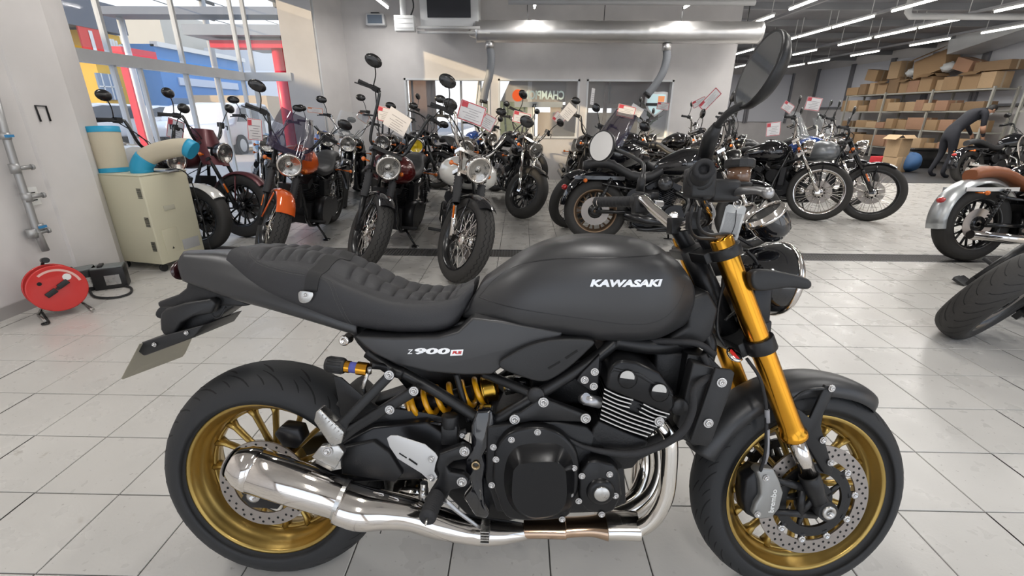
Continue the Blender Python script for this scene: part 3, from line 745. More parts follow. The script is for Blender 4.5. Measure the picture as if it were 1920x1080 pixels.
MB().cyl(p1+V((0, .002, 0)), p1+V((0, -.018, -.004)), .004, 8, .002).build('peg_feeler', m_steel, fpo)
bp_ = MB().tube([P(833, 937, -.205), P(862, 962, -.21), P(900, 990, -.215)], [.0075, .006, .0045], 8, flat=.6, spline=10)
bpo = bp_.build('brake_pedal', m_alu, bike)
pd = MB()
for k in range(5): pd.box(P(910, 986+k*5, -.225), (.020, .045, .003))
pd.box(P(910, 996, -.222), (.017, .04, .012)); pd.build('pedal_pad', m_steel, bpo)
# master cylinder and small hardware above the pedal
mc = MB(); a = P(845, 815, -.15)
mc.box(P(844, 812, -.14), (.040, .03, .05)); mc.cyl(P(844, 778, -.14), P(844, 800, -.14), .021, 16); mc.cyl(P(862, 812, -.15), P(875, 808, -.15), .008, 10)
mco = mc.build('brake_master_cylinder', m_blackplastic, bike, .003)
for pts in ([(760, 822, -.1), (800, 795, -.12), (830, 795, -.13)], [(700, 850, -.1), (760, 815, -.1), (810, 830, -.12)]):
    MB().tube([P(*q) for q in pts], .005, 6, spline=14).build('hose', m_gloss, mco)
bolts(mco, [(867, 817)], -.16, .005)
# brake light switch
MB().cyl(P(795, 905, -.16), P(795, 935, -.16), .010, 12).cyl(P(795, 918, -.165), P(793, 934, -.165), .012, 6).build('brake_light_switch', m_steel, bike)
# ---------------- swingarm
sw = MB(); q = PL([(895, 850), (890, 895), (780, 898), (640, 905), (520, 940), (470, 950), (460, 930), (470, 912), (560, 890), (640, 830), (700, 800), (800, 790)], -.13)
for y0, y1 in ((-.135, -.10), (.10, .135)): sw.prism([V((a.x, y0, a.z)) for a in q], (0, y1-y0, 0))
sw.box((.40, 0, .42), (.1, .22, .06))
swo = sw.build('swingarm', m_blackmetal, bike, .006)
MB().lathe([(0, .001), (0, .018), (.006, .018), (.008, .012), (.008, .0075), (.004, .007), (.004, .001)], (0, -.137, .315), (0, -1, 0), 20).build('axle_nut', m_bolt, swo)
plate(swo, 'chain_adjuster', [(452, 935), (465, 915), (520, 910), (540, 930), (520, 955), (470, 952)], -.140, -.134, m_blackmetal, .002)
# hugger + inner black panels
hug = MB(); rows = []
for k in range(21):
    a = math.radians(-20+k*3.5); rr = .338
    rows.append([V((rr*math.cos(a)*.995, y, .315+rr*math.sin(a)-abs(y)**2*1.6)) for y in (-.10, -.085, -.05, 0, .05, .085, .10)])
hug.grid(rows); ho = hug.build('hugger', m_blackplastic, bike); ho.modifiers.new('s', 'SOLIDIFY').thickness = .003
plate(ho, 'hugger_side', [(630, 730), (625, 705), (640, 708), (700, 760), (800, 775), (860, 790), (880, 880), (800, 900), (700, 850), (640, 790)], -.105, -.10, m_blackplastic, .002)
plate(ho, 'inner_panel', [(640, 840), (700, 828), (730, 850), (755, 890), (740, 905), (640, 890)], -.15, -.12, m_blackplastic, .004)
# rear caliper
rc = plate(bike, 'rear_caliper', [(512, 814), (525, 800), (560, 806), (568, 828), (556, 843), (530, 840)], -.12, -.075, m_blackmetal, .006)
# reflectors / spool
spn = P(645, 637, -.13)
MB().lathe([(0, .001), (0, .011), (.004, .013), (.008, .009), (.02, .008), (.026, .0135), (.032, .012), (.032, .006), (.028, .005), (.028, .001)], spn+V((.006, .02, 0)), (-.1, -1, 0), 20).build('paddock_spool', m_chrome, bike)
# ---------------- shock absorber
sh0 = P(728, 768, -.07); sh1 = P(985, 716, -.07); dx = (sh1-sh0)
shb = MB(); 
def at(t): return sh0+dx*t
shb.cyl(at(.0), at(.20), .016, 16, .016); shb.cyl(at(.18), at(.62), .019, 20)
sho = shb.build('shock_absorber', m_blackmetal, bike)
dn = dx.normalized(); u_ = dn.cross(V((0, 1, 0))).normalized(); v_ = dn.cross(u_)
pts = []
T0, T1, turns = .19, .70, 5.5
for k in range(int(turns*22)+1):
    t = T0+(T1-T0)*k/(turns*22); a = 2*PI*k/22
    pts.append(at(t)+(u_*math.cos(a)+v_*math.sin(a))*.033)
MB().tube(pts, .0075, 8).build('coil_spring', m_yellow, sho)
MB().lathe([(0, .02), (0, .035), (.006, .035), (.006, .02)], at(.17), dn, 28, True).build('spring_collar', m_yellow, sho)
MB().lathe([(0, .02), (0, .036), (.005, .036), (.005, .031)]+[(.005+i*.0022, .031+(i % 2)*.0015) for i in range(14)]+[(.037, .02)], at(.70), dn, 40).build('preload_ring', mat('gold_dark', (.55, .33, .05), .25, 1), sho)
MB().cyl(at(.85), at(.93), .024, 24).build('shock_head', m_steel, sho)
MB().cyl(at(.93), at(1.04), .020, 16, .012).build('shock_eye', m_gloss, sho)
MB().cyl(at(.05), at(.16), .018, 16, .024).build('shock_eye', m_steel, sho)
# remote preload adjuster
a0 = P(612, 682, -.16); a1 = P(699, 694, -.16); d = a1-a0
pr = []
knob = MB(); rowsk = []
for k in range(49):
    pass
kn = [(0, .001), (0, .0165), (.004, .0185), (.043, .0185), (.046, .016)]
ko = MB().lathe(kn, a0, d, 32).build('preload_adjuster', m_blackplastic, bike)
for k in range(16):
    a = 2*PI*k/16; uu = d.normalized().cross(V((0, 1, 0))).normalized(); vv = d.normalized().cross(uu); r_ = (uu*math.cos(a)+vv*math.sin(a))*.0185
    MB().tube([a0+d.normalized()*.006+r_, a0+d.normalized()*.040+r_], .0017, 5).build('knob_rib', m_blackplastic, ko)
L_ = d.length
MB().lathe([(.044, .001), (.044, .0145), (.058, .0145), (.058, .013), (.075, .013), (.075, .016), (.10, .016), (.10, .001)], a0, d, 24, True).build('adjuster_body', m_goldan, ko)
MB().lathe([(.058, .0132), (.075, .0132)], a0, d, 24).build('blue_label', mat('label_blue', (.08, .09, .35), .4), ko)
MB().cyl(P(693, 700, -.175), P(693, 690, -.18), .005, 10).tube([P(690, 700, -.18), P(684, 716, -.18), P(681, 728, -.18)], [.004, .005, .006], 8).build('banjo_fitting', m_steel, ko)
MB().tube([P(681, 728, -.17), P(700, 760, -.12), P(760, 780, -.05)], .005, 8, spline=12).build('hose', m_blackplastic, ko)
MB().tube([P(695, 685, -.15), P(720, 688, -.13), P(745, 700, -.12)], .009, 8, spline=10).build('adjuster_bracket', m_satin, ko)
# ---------------- engine
eng = MB()
q = PL([(912, 800), (960, 795), (1040, 790), (1100, 800), (1170, 870), (1175, 945), (1120, 962), (990, 966), (930, 960), (910, 900)], -.17)
eng.prism([V((a.x, -.17, a.z)) for a in q], (0, .34, 0))
q = PL([(1095, 870), (1110, 800), (1122, 785), (1215, 825), (1205, 850), (1185, 875), (1150, 880)], -.16)
eng.prism([V((a.x, -.17, a.z)) for a in q], (0, .34, 0))
engine = eng.build('engine', m_engine, bike, .006)
# cylinder head + fins
head = plate(engine, 'cylinder_head', [(1135, 728), (1260, 778), (1214, 824), (1124, 786)], -.165, .165, m_engine, .003)
hc = plate(engine, 'head_cover', [(1140, 700), (1147, 684), (1165, 674), (1195, 678), (1238, 700), (1264, 735), (1267, 765), (1255, 778), (1135, 730)], -.185, .185, m_cover, .010, seg=3)
for (a, b) in ((1176, 708), (1236, 733)):
    MB().lathe([(0, .022), (.006, .022), (.008, .018), (.008, .001)], P(a, b+2, -.186), (0, -1, 0), 28).build('cam_cap', m_cover, hc)
    g = MB(); c_ = P(a, b, -.1945); pts = [c_+V((.0165*math.cos(t), 0, .0165*math.sin(t))) for t in [math.radians(-14+k*14) for k in range(15)]]
    g.prism(pts, (0, -.001, 0)); g.build('cam_cap_plate', m_steel, hc)
plate(hc, 'cover_rib', [(1143, 702), (1150, 690), (1200, 700), (1262, 740), (1263, 745), (1200, 708), (1152, 696)], -.188, -.185, m_cover, .001)
m_fin = mat('machined_fin', (.78, .77, .74), .3, .6)
TLp, TRp, BLp, BRp = (1133, 728), (1255, 776), (1125, 783), (1214, 818)
for k in range(8):
    t = k/7
    a = (TLp[0]+(BLp[0]-TLp[0])*t, TLp[1]+(BLp[1]-TLp[1])*t+1); b = (TRp[0]+(BRp[0]-TRp[0])*t, TRp[1]+(BRp[1]-TRp[1])*t)
    segs = [(0, 1)] if k > 2 else [(0, .44), (.60, 1)]
    for s0, s1 in segs:
        A = P(a[0]+(b[0]-a[0])*s0, a[1]+(b[1]-a[1])*s0, -.18); B = P(a[0]+(b[0]-a[0])*s1, a[1]+(b[1]-a[1])*s1, -.18)
        mid = A.lerp(B, .5)-V((0, 0, .003))
        g = MB(); c3 = catmull([A, mid, B], 7)
        nn = V((0, 0, .0014))
        rows = [[p+nn, p-nn, V((p.x, .17, p.z))-nn, V((p.x, .17, p.z))+nn] for p in c3]
        g.grid(rows, True, True, False); fo = g.build('cooling_fin', m_engine, head)
        rows = [[V((p.x, -.1806, p.z))+nn, V((p.x, -.1806, p.z))-nn] for p in c3]
        MB().grid(rows).build('fin_edge', m_fin, fo) if False else None
        ef = MB(); rows = [[V((p.x, -.1825, p.z))+nn*.9, V((p.x, -.1825, p.z))-nn*.9, V((p.x, -.179, p.z))-nn*1.05, V((p.x, -.179, p.z))+nn*1.05] for p in c3]
        ef.grid(rows, True, True, False).build('fin_edge', m_fin, head)
bolts(engine, [(1115, 697), (1096, 712), (1113, 724)], -.165, .0065)
plate(engine, 'head_bracket', [(1125, 665), (1122, 730), (1108, 735), (1080, 715), (1090, 700)], -.165, -.15, m_blackmetal, .003)
MB().cyl(P(1092, 748, -.165), P(1100, 746, -.18), .012, 12).cyl(P(1095, 748, -.17), P(1125, 755, -.165), .014, 12).build('sensor', m_alu, engine)
bolts(engine, [(1236, 790)], -.185, .008)
# clutch cover
cc_ = P(1008, 890, -.19)
cl = plate(engine, 'clutch_cover', [(930, 840), (950, 815), (985, 803), (1030, 805), (1065, 825), (1085, 860), (1086, 910), (1074, 950), (1060, 972), (1000, 978), (960, 975), (945, 965), (930, 930), (923, 900), (925, 865)], -.20, -.165, m_cover, .008, smooth=60, seg=3)
cap = [(962, 887), (968, 876), (982, 869), (1038, 866), (1052, 872), (1061, 887), (1062, 936), (1052, 955), (1035, 966), (1003, 970), (980, 962), (966, 948), (960, 930)]
q1 = catmull(PL([(945, 880), (955, 850), (980, 832), (1040, 830), (1068, 850), (1078, 885), (1075, 935), (1060, 962), (1003, 975), (970, 962), (952, 940), (944, 910)], -.20), 60, True)
q2 = catmull(PL(cap, -.228), 60, True)
# align starting point by angle
def byang(q, c):
    i0 = min(range(len(q)), key=lambda i: abs(math.atan2(q[i].z-c.z, q[i].x-c.x)-PI*.99)); return q[i0:]+q[:i0]
c_ = P(1010, 915, -.21)
q1 = byang(q1, c_); q2 = byang(q2, c_)
g = MB(); g.grid([[V((a.x, -.198, a.z)) for a in q1], [V((a.x, -.226, a.z)) for a in q2], [V((a.x, -.229, a.z))*1.0 for a in q2]], True, False, True)
g.add([V((a.x, -.229, a.z)) for a in q2], [tuple(range(60))], False)
g.build('clutch_cap', m_cover, cl)
bolts(cl, [(925, 838), (930, 861), (922, 909), (959, 824), (1008, 810), (1076, 877), (1069, 927), (1054, 973)], -.201, .0055)
gen = plate(engine, 'crankshaft_cover', [(1103, 866), (1118, 864), (1150, 872), (1161, 886), (1166, 930), (1152, 958), (1132, 966), (1100, 958), (1086, 940), (1086, 890)], -.205, -.16, m_cover, .006)
MB().lathe([(0, .034), (.008, .030), (.010, .022), (.010, .0165)], P(1126, 921, -.205), (0, -1, 0), 40).build('cover_boss', m_cover, gen)
MB().lathe([(0, .0185), (.0125, .0185), (.0135, .0175), (.0135, .0002)], P(1127, 921, -.205), (0, -1, 0), 40).build('cover_disc', m_steel, gen)
bolts(gen, [(1091, 892), (1143, 889), (1085, 939), (1154, 929), (1128, 964)], -.206, .0055)
# throttle / airbox dark mass behind
MB().box(P(1065, 690, 0), (.21, .2, .12)).build('airbox', m_engine, bike, .01)
MB().box(P(1250, 680, 0), (.12, .18, .12)).build('ignition_box', m_engine, bike, .01)
plate(bike, 'frame_cover', [(1290, 560), (1330, 545), (1350, 580), (1335, 640), (1300, 655), (1250, 650), (1255, 632), (1290, 612)], -.10, .10, m_blackplastic, .01)
MB().prism([V((q.x, .02, q.z)) for q in PL([(700, 676), (905, 695), (965, 760), (900, 815), (690, 795), (672, 765), (765, 735), (735, 700)], .02)], (0, .09, 0)).prism([V((q.x, -.08, q.z)) for q in PL([(645, 608), (700, 612), (880, 600), (900, 640), (720, 690), (690, 670), (668, 645)], -.08)], (0, .16, 0)).prism([V((q.x, -.06, q.z)) for q in PL([(850, 895), (960, 895), (1005, 970), (930, 982), (880, 972), (838, 930)], -.06)], (0, .13, 0)).box(P(840, 770, .06), (.14, .06, .09)).build('gap_filler', m_engine, bike, .008)  # black filler blocks added to close see-through gaps around frame, seat and sump
# ---------------- radiator
rad = MB(); q = PL([(1288, 662), (1330, 668), (1352, 690), (1330, 830), (1300, 835), (1262, 812), (1275, 740)], -.12)
rad.prism([V((a.x, -.125, a.z)) for a in q], (0, .25, 0)); rado = rad.build('radiator', m_engine, bike, .004)
plate(rado, 'radiator_shroud', [(1342, 690), (1372, 694), (1378, 700), (1371, 732), (1336, 826), (1328, 838), (1298, 833), (1294, 828)], -.175, -.165, m_blackplastic, .003)
plate(rado, 'radiator_tank', [(1292, 830), (1340, 690), (1300, 680), (1270, 800)], -.16, -.12, m_blackplastic, .004)
bolts(rado, [(1353, 717), (1328, 793)], -.176, .008)
cq = P(1374, 668, -.12)
MB().lathe([(0, .001), (0, .017), (.004, .021), (.008, .021), (.010, .016), (.010, .001)], cq, V((.35, -.5, .8)), 20).build('radiator_cap', m_chrome, rado)
MB().lathe([(.0102, .0145), (.0105, .0001)], cq, V((.35, -.5, .8)), 20, up=(0, 0, 1), a0=0, a1=PI).build('cap_sticker', m_red, rado)
hz = MB()
hz.tube([P(*q) for q in ((1318, 665, -.14), (1330, 700, -.15), (1302, 730, -.19), (1298, 770, -.19), (1280, 808, -.19), (1240, 835, -.19), (1190, 850, -.19), (1140, 848, -.19), (1095, 838, -.18), (1060, 822, -.18), (1025, 812, -.17))], [.008, .008, .009, .009, .009, .009, .009, .008, .006, .005, .004], 10, spline=50)
hz.tube([P(*q) for q in ((1300, 805, -.12), (1270, 812, -.13), (1220, 835, -.15), (1190, 850, -.15))], .018, 12, spline=20)
hz.tube([P(*q) for q in ((1200, 640, -.1), (1260, 640, -.12), (1310, 645, -.13), (1340, 665, -.13))], .008, 10, spline=20)
hz.build('coolant_hose', m_rubber, rado)
# ---------------- exhaust
ex = MB()
hdr = [[(1236, 792, -.135), (1254, 822, -.15), (1254, 880, -.155), (1246, 935, -.155), (1222, 975, -.15), (1190, 992, -.14), (1140, 992, -.12)],
       [(1215, 800, -.05), (1234, 826, -.06), (1238, 880, -.07), (1222, 925, -.08), (1190, 952, -.09), (1150, 968, -.09), (1120, 975, -.09)],
       [(1195, 790, .05), (1206, 826, .05), (1208, 880, .04), (1192, 925, .0), (1160, 950, -.04), (1130, 968, -.06), (1120, 972, -.06)],
       [(1180, 780, .135), (1196, 812, .14), (1196, 870, .13), (1190, 930, .10), (1170, 965, .06), (1140, 980, .0), (1120, 985, -.02)]]
exo = MB().tube([P(*q) for q in hdr[0]], .0205, 16, spline=40).build('exhaust', m_chrome2, bike)
for h in hdr[1:]: MB().tube([P(*q) for q in h], .0195, 14, spline=32).build('header_pipe', m_chrome2, exo)
def xs(px, t, b, y, sq=.9):
    a = P(px, t, y); c = P(px, b, y); r = (a-c).length/2; return (a.lerp(c, .5), r)
def loftpipe(lst, name, m, par, wy=1.0, n=20):
    cs = [xs(*q) for q in lst]; C3 = catmull([c for c, r in cs], 40); R3 = catmull([(i, r, 0) for i, (c, r) in enumerate(cs)], 40)
    return MB().tube(C3, [q.y for q in R3], n, flat=wy).build(name, m, par)
loftpipe([(1195, 962, 1004, -.12), (1160, 964, 1003, -.12), (1136, 966, 1003, -.12)], 'collector', m_chrome2, exo, 1.5)
loftpipe([(1137, 968, 1005, -.11), (1110, 972, 1000, -.11), (1085, 974, 1000, -.11), (1059, 975, 1002, -.11)], 'collector', m_bronze, exo, 1.5)
loftpipe([(1060, 974, 1003, -.11), (1020, 974, 1002, -.11), (982, 974, 1002, -.11)], 'catalyser', m_bronze, exo, 1.6)
loftpipe([(990, 985, 1008, -.12), (960, 980, 1015, -.13), (920, 976, 1018, -.14), (870, 970, 1013, -.15), (820, 955, 1003, -.16), (770, 938, 988, -.17), (720, 928, 984, -.18), (680, 920, 986, -.19), (640, 908, 974, -.19)], 'link_pipe', m_chrome, exo, 1.15, 28)
# muffler
A = P(436, 866, -.195); B = P(645, 938, -.195); dm = (B-A).normalized(); Lm = (B-A).length
mu = MB().lathe([(-.002, .012), (.0, .030), (.003, .036), (.012, .040), (.030, .050), (.045, .0535), (.060, .054), (.061, .0525), (.063, .0525), (.064, .054), (Lm*.6, .0515), (Lm-.004, .0465), (Lm, .045), (Lm, .035)], A, dm, 64)
muo = mu.build('muffler', m_chrome, bike)
MB().lathe([(-.001, .0001), (-.001, .026), (-.0045, .028), (-.0045, .033), (0, .036)], A, dm, 40).build('tail_pipe', m_blackmetal, muo)
MB().lathe([(0, .0475), (0, .0485), (.010, .0485), (.010, .0475)], B-dm*.012, dm, 48, True).build('muffler_band', m_steel, muo)
tq = [P(*q) for q in ((598, 840, -.19), (636, 842, -.19), (640, 880, -.19), (620, 884, -.19), (590, 868, -.19))]
MB().prism(tq, (0, .012, 0)).build('muffler_hanger', m_steel, muo, .002)
cl_ = P(762, 962, -.17); MB().torus(cl_, .027, .003, V((1, 0, -.2)), 30, 6).build('pipe_clamp', m_steel, exo)
for pts in ([(700, 922, -.185), (718, 926, -.185), (721, 932, -.185)], [(730, 930, -.185), (746, 935, -.185), (749, 941, -.185)]):
    MB().tube([P(*q) for q in pts], .0022, 6).build('heat_shield_clip', m_bolt, exo)
MB().ball(P(770, 915, -.05), (.05, .05, .035)).build('exhaust_chamber', m_chrome2, exo)
# ---------------- side stand (far side)
ss = MB().tube([(.62, .14, .16), (.52, .30, .075)], [.014, .010], 10)
ss.box((.515, .315, .058), (.07, .05, .01)); ss.build('side_stand', m_blackmetal, bike)
# ---------------- front end (turns with the bars)
def SP(*q): return S(*q)
fk = []
FY = .105
ftop = S(1352, 448, -FY); fbot = S(1489, 818, -FY)
# fork axis parallel to the steering axis
fx = (ftop+fbot)/2
d_ = SA
pt = fx+d_*((ftop-fx).dot(d_)); pb_ = fx+d_*((fbot-fx).dot(d_)); ax_ = V((1.47, 0, .30))
for s_ in (-1, 1):
    def sy(p): return V((p.x, s_*abs(FY), p.z))
    Tt, Tb = sy(pt), sy(pb_); Lf = (Tt-Tb).length
    fo = MB().lathe([(-.004, .018), (-.004, .031), (.0, .0325), (.012, .0325), (.016, .029), (.03, .0285), (.04, .0275), (Lf-.10, .027), (Lf, .0265), (Lf+.004, .024), (Lf+.004, .0001)], Tb, (Tt-Tb), 36).build('fork_leg', m_goldan, bike, T=TS)
    tag(fo, 'gold anodised fork leg')
    low = Tb-d_*.115
    MB().cyl(Tb, low, .0205, 24).build('fork_tube', m_chrome, fo)
    lg = MB().lathe([(.002, .0200), (0, .022), (.004, .0255), (.03, .026), (.05, .024), (.06, .022)], low, -d_, 20)
    axl = V((1.47, s_*FY, .30))
    lg.tube([low-d_*.03, low-d_*.06, axl.lerp(low-d_*.06, .3), axl], [.023, .022, .022, .020], 12)
    lg.cyl(V((axl.x, axl.y+.022, axl.z)), V((axl.x, axl.y-.022, axl.z)), .026, 20)
    lgo = lg.build('fork_foot', m_satin, fo)
    MB().lathe([(0, .018), (.006, .018), (.008, .015), (.008, .0095), (.001, .009), (.001, .001)], V((axl.x, s_*(FY+.021), axl.z)), (0, s_, 0), 24).build('axle_nut', m_steel, fo)
    # caliper bracket arms
# lower triple clamp
lc = S(1418, 648, -FY); lt = (lc-Tb).dot(d_)
for nm, px, hgt in (('lower_triple_clamp', (1418, 648), .036), ('upper_triple_clamp', (1367, 468), .026)):
    c0 = S(*px, -FY); k = fx+d_*((c0-fx).dot(d_)); k = V((k.x, 0, k.z))
    g = MB()
    for s_ in (-1, 1): g.lathe([(-hgt/2, .026), (-hgt/2, .036), (hgt/2, .036), (hgt/2, .026)], V((k.x, s_*FY, k.z)), d_, 28)
    fwd_ = V((d_.z, 0, -d_.x))
    bx = M(((fwd_.x, 0, d_.x), (0, 1, 0), (fwd_.z, 0, d_.z)))
    g.box(k-fwd_*.02, (.06, .2, hgt), bx); g.build(nm, m_satin, bike, .002, T=TS)
    if nm.startswith('upper'): KU = k
    else: KL = k
MB().cyl(KL-V((.02, 0, 0)), KU-V((.035, 0, 0)), .028, 16).build('steering_head', m_satin, bike)
# caliper
cal = plate(bike, 'front_caliper', [(1420, 886), (1430, 878), (1452, 880), (1462, 900), (1470, 925), (1462, 955), (1448, 972), (1425, 975), (1412, 965), (1418, 945), (1428, 930), (1426, 905)], -.115, -.080, mat('caliper_grey', (.33, .33, .32), .4, .6, bump=.1, scale=200), .006, f=S, T=TS, seg=3)
plate(bike, 'caliper_body', [(1400, 900), (1420, 880), (1440, 885), (1432, 960), (1420, 975), (1400, 965), (1396, 935)], -.10, -.05, m_blackmetal, .006, f=S, T=TS)
bolts(cal, [(1436, 896), (1420, 964)], -.116, .006, f=S)
a = S(1446, 961, -.116); b = S(1453, 918, -.116)
vs, fs = text_mesh('brembo', 1.0, 0, .02); x0 = min(v.x for v in vs); x1 = max(v.x for v in vs)
hx = (b-a).normalized(); hzv = V((-hx.z, 0, hx.x)); Lb = (b-a).length
g = MB(); g.add([a+hx*((v.x-x0)/(x1-x0)*Lb)+hzv*(v.y/(x1-x0)*Lb) for v in vs], fs, False); o = g.build('caliper_lettering', m_white, cal); o.modifiers.new('s', 'SOLIDIFY').thickness = .001
arm = MB(); 
for (p, q) in (((1455, 900), (1510, 915)), ((1450, 960), (1530, 965)), ((1505, 915), (1500, 965)), ((1502, 960), (1530, 930))):
    arm.tube([S(p[0], p[1], -.10), S(q[0], q[1], -.10)], [.009, .012], 8, flat=.7)
arm.build('caliper_bracket', m_satin, bike, T=TS)
# front fender
ff = MB(); rows = []
fa = [(53, .040, .330), (54, .056, .332), (59, .069, .334), (68, .076, .335), (80, .076, .333), (100, .074, .333), (120, .072, .334), (140, .070, .336), (152, .068, .338), (159, .062, .340)]
N = 60
fin = catmull([(math.radians(a), w_, r_) for a, w_, r_ in fa], N)
for i in range(N):
    a, w_, r_ = fin[i]
    row = []
    for k in range(-8, 9):
        u = k/8; dr = -.042*abs(u)**3.0
        if abs(u) > .97: dr -= .006
        row.append(V((1.47+(r_+dr)*math.cos(a), w_*math.sin(u*PI/2)**1 if 0 else w_*u*(1-.12*abs(u)**4), .30+(r_+dr)*math.sin(a))))
    rows.append(row)
ffo = ff.grid(rows).build('front_fender', m_paint, bike, T=TS); ffo.modifiers.new('s', 'SOLIDIFY').thickness = .003
tag(ffo, 'matte grey front fender')
plate(ffo, 'fender_stay', [(1548, 722), (1562, 724), (1566, 732), (1545, 775), (1540, 800), (1562, 880), (1560, 892), (1545, 888), (1510, 830), (1500, 800), (1490, 765), (1500, 768), (1520, 785)], -.085, -.075, m_satin, .003, f=S)
bolts(ffo, [(1559, 728), (1543, 825), (1557, 867)], -.086, .0065, f=S)
MB().tube([S(*q) for q in ((1480, 755, -.09), (1510, 733, -.088), (1550, 728, -.085))], .004, 6, spline=10).build('fender_stay', m_satin, ffo)
# brake hose
bh = MB().tube([S(*q) for q in ((1400, 672, -.12), (1425, 710, -.13), (1436, 760, -.13), (1437, 800, -.13), (1435, 850, -.13), (1425, 885, -.11))], .0042, 8, spline=30).build('brake_hose', m_rubber, bike, T=TS)
MB().tube([S(*q) for q in ((1438, 768, -.13), (1439, 792, -.13))], .006, 8).build('hose_sleeve', mat('hose_grey', (.3, .3, .32), .5), bh)
MB().tube([S(*q) for q in ((1439, 805, -.13), (1438, 850, -.13), (1433, 868, -.12))], .0055, 8).build('hose_sleeve', mat('hose_grey', (.3, .3, .32), .5), bh)
# headlight
HC = S(1432, 520, 0); hdx = V((1, 0, -.12)).normalized()
R_H = .094
hl = MB().lathe([(-.085, .001), (-.083, .025), (-.072, .048), (-.050, .068), (-.02, .082), (.01, R_H), (.03, R_H)], HC, hdx, 48).build('headlight', m_gloss, bike, T=TS)
MB().lathe([(.028, R_H-.002), (.028, R_H+.003), (.036, R_H+.004), (.044, R_H+.001), (.046, R_H-.008), (.042, R_H-.012)], HC, hdx, 56).build('headlight_ring', m_chrome, hl)
MB().lathe([(.042, R_H-.010), (.052, .05), (.055, .0001)], HC, hdx, 40).build('headlight_lens', mat('lens_glass', (.75, .78, .8), .05, .5), hl)
sg = MB().prism(catmull([S(*q) for q in ((1412, 512, -.15), (1440, 506, -.15), (1478, 512, -.15), (1515, 522, -.15), (1524, 532, -.15), (1518, 543, -.15), (1480, 540, -.15), (1420, 545, -.15))], 30, True), (0, .03, 0)).build('turn_signal', m_blackplastic, bike, .008, T=TS)
MB().cyl(S(1425, 528, -.12), S(1418, 528, -.03), .012, 10).build('signal_stem', m_blackplastic, sg)
sg2 = MB().prism(catmull([V((q.x, .12, q.z)) for q in [S(*k) for k in ((1412, 512, -.15), (1440, 506, -.15), (1478, 512, -.15), (1515, 522, -.15), (1524, 532, -.15), (1518, 543, -.15), (1480, 540, -.15), (1420, 545, -.15))]], 30, True), (0, .03, 0)).build('turn_signal', m_blackplastic, bike, .008, T=TS)
# instruments: two gauge pods
for s_ in (-1, 1):
    IC = S(1440, 412, -.055); IC = V((IC.x, s_*.055, IC.z)); idx = V((-.62, 0, .78)).normalized()
    g = MB().lathe([(-.055, .001), (-.054, .02), (-.042, .036), (-.015, .045), (.006, .046)], IC, idx, 32).build('instrument_pod', m_gloss, bike, T=TS)
    MB().lathe([(.004, .0462), (.006, .0485), (.014, .0485), (.014, .0475), (.024, .046), (.024, .042), (.018, .041)], IC, idx, 36).build('pod_ring', m_chrome, g)
    MB().lathe([(.016, .041), (.016, .0001)], IC, idx, 24).build('gauge_face', m_blackplastic, g)
# bars
G0x, G0z = .9467, 1.1106
bar_c = V((KU.x-.035, 0, KU.z+.075))
RS_ = {1: (S(1272, 424, .055), S(1302, 482, .055)), -1: (S(1310, 414, -.055), S(1338, 468, -.055))}
GR_ = {1: (S(1186, 378, .285), S(1108, 379, .41)), -1: (S(1313, 331, -.285), S(1320, 317, -.41))}
full = [GR_[-1][0].lerp(GR_[-1][1], .75), GR_[-1][0], S(1311, 345, -.25), S(1320, 378, -.19), S(1330, 402, -.12), RS_[-1][0]+V((0, -.02, -.004)), RS_[-1][0]-V((0, 0, .004)), RS_[1][0]-V((0, 0, .004)), RS_[1][0]+V((0, .02, -.004)), S(1258, 420, .10), S(1225, 392, .18), S(1204, 373, .24), GR_[1][0], GR_[1][0].lerp(GR_[1][1], .9)]
hb = MB().tube(full, .0145, 14, spline=90).build('handlebar', m_chrome, bike, T=TS); tag(hb, 'chrome tubular handlebar')
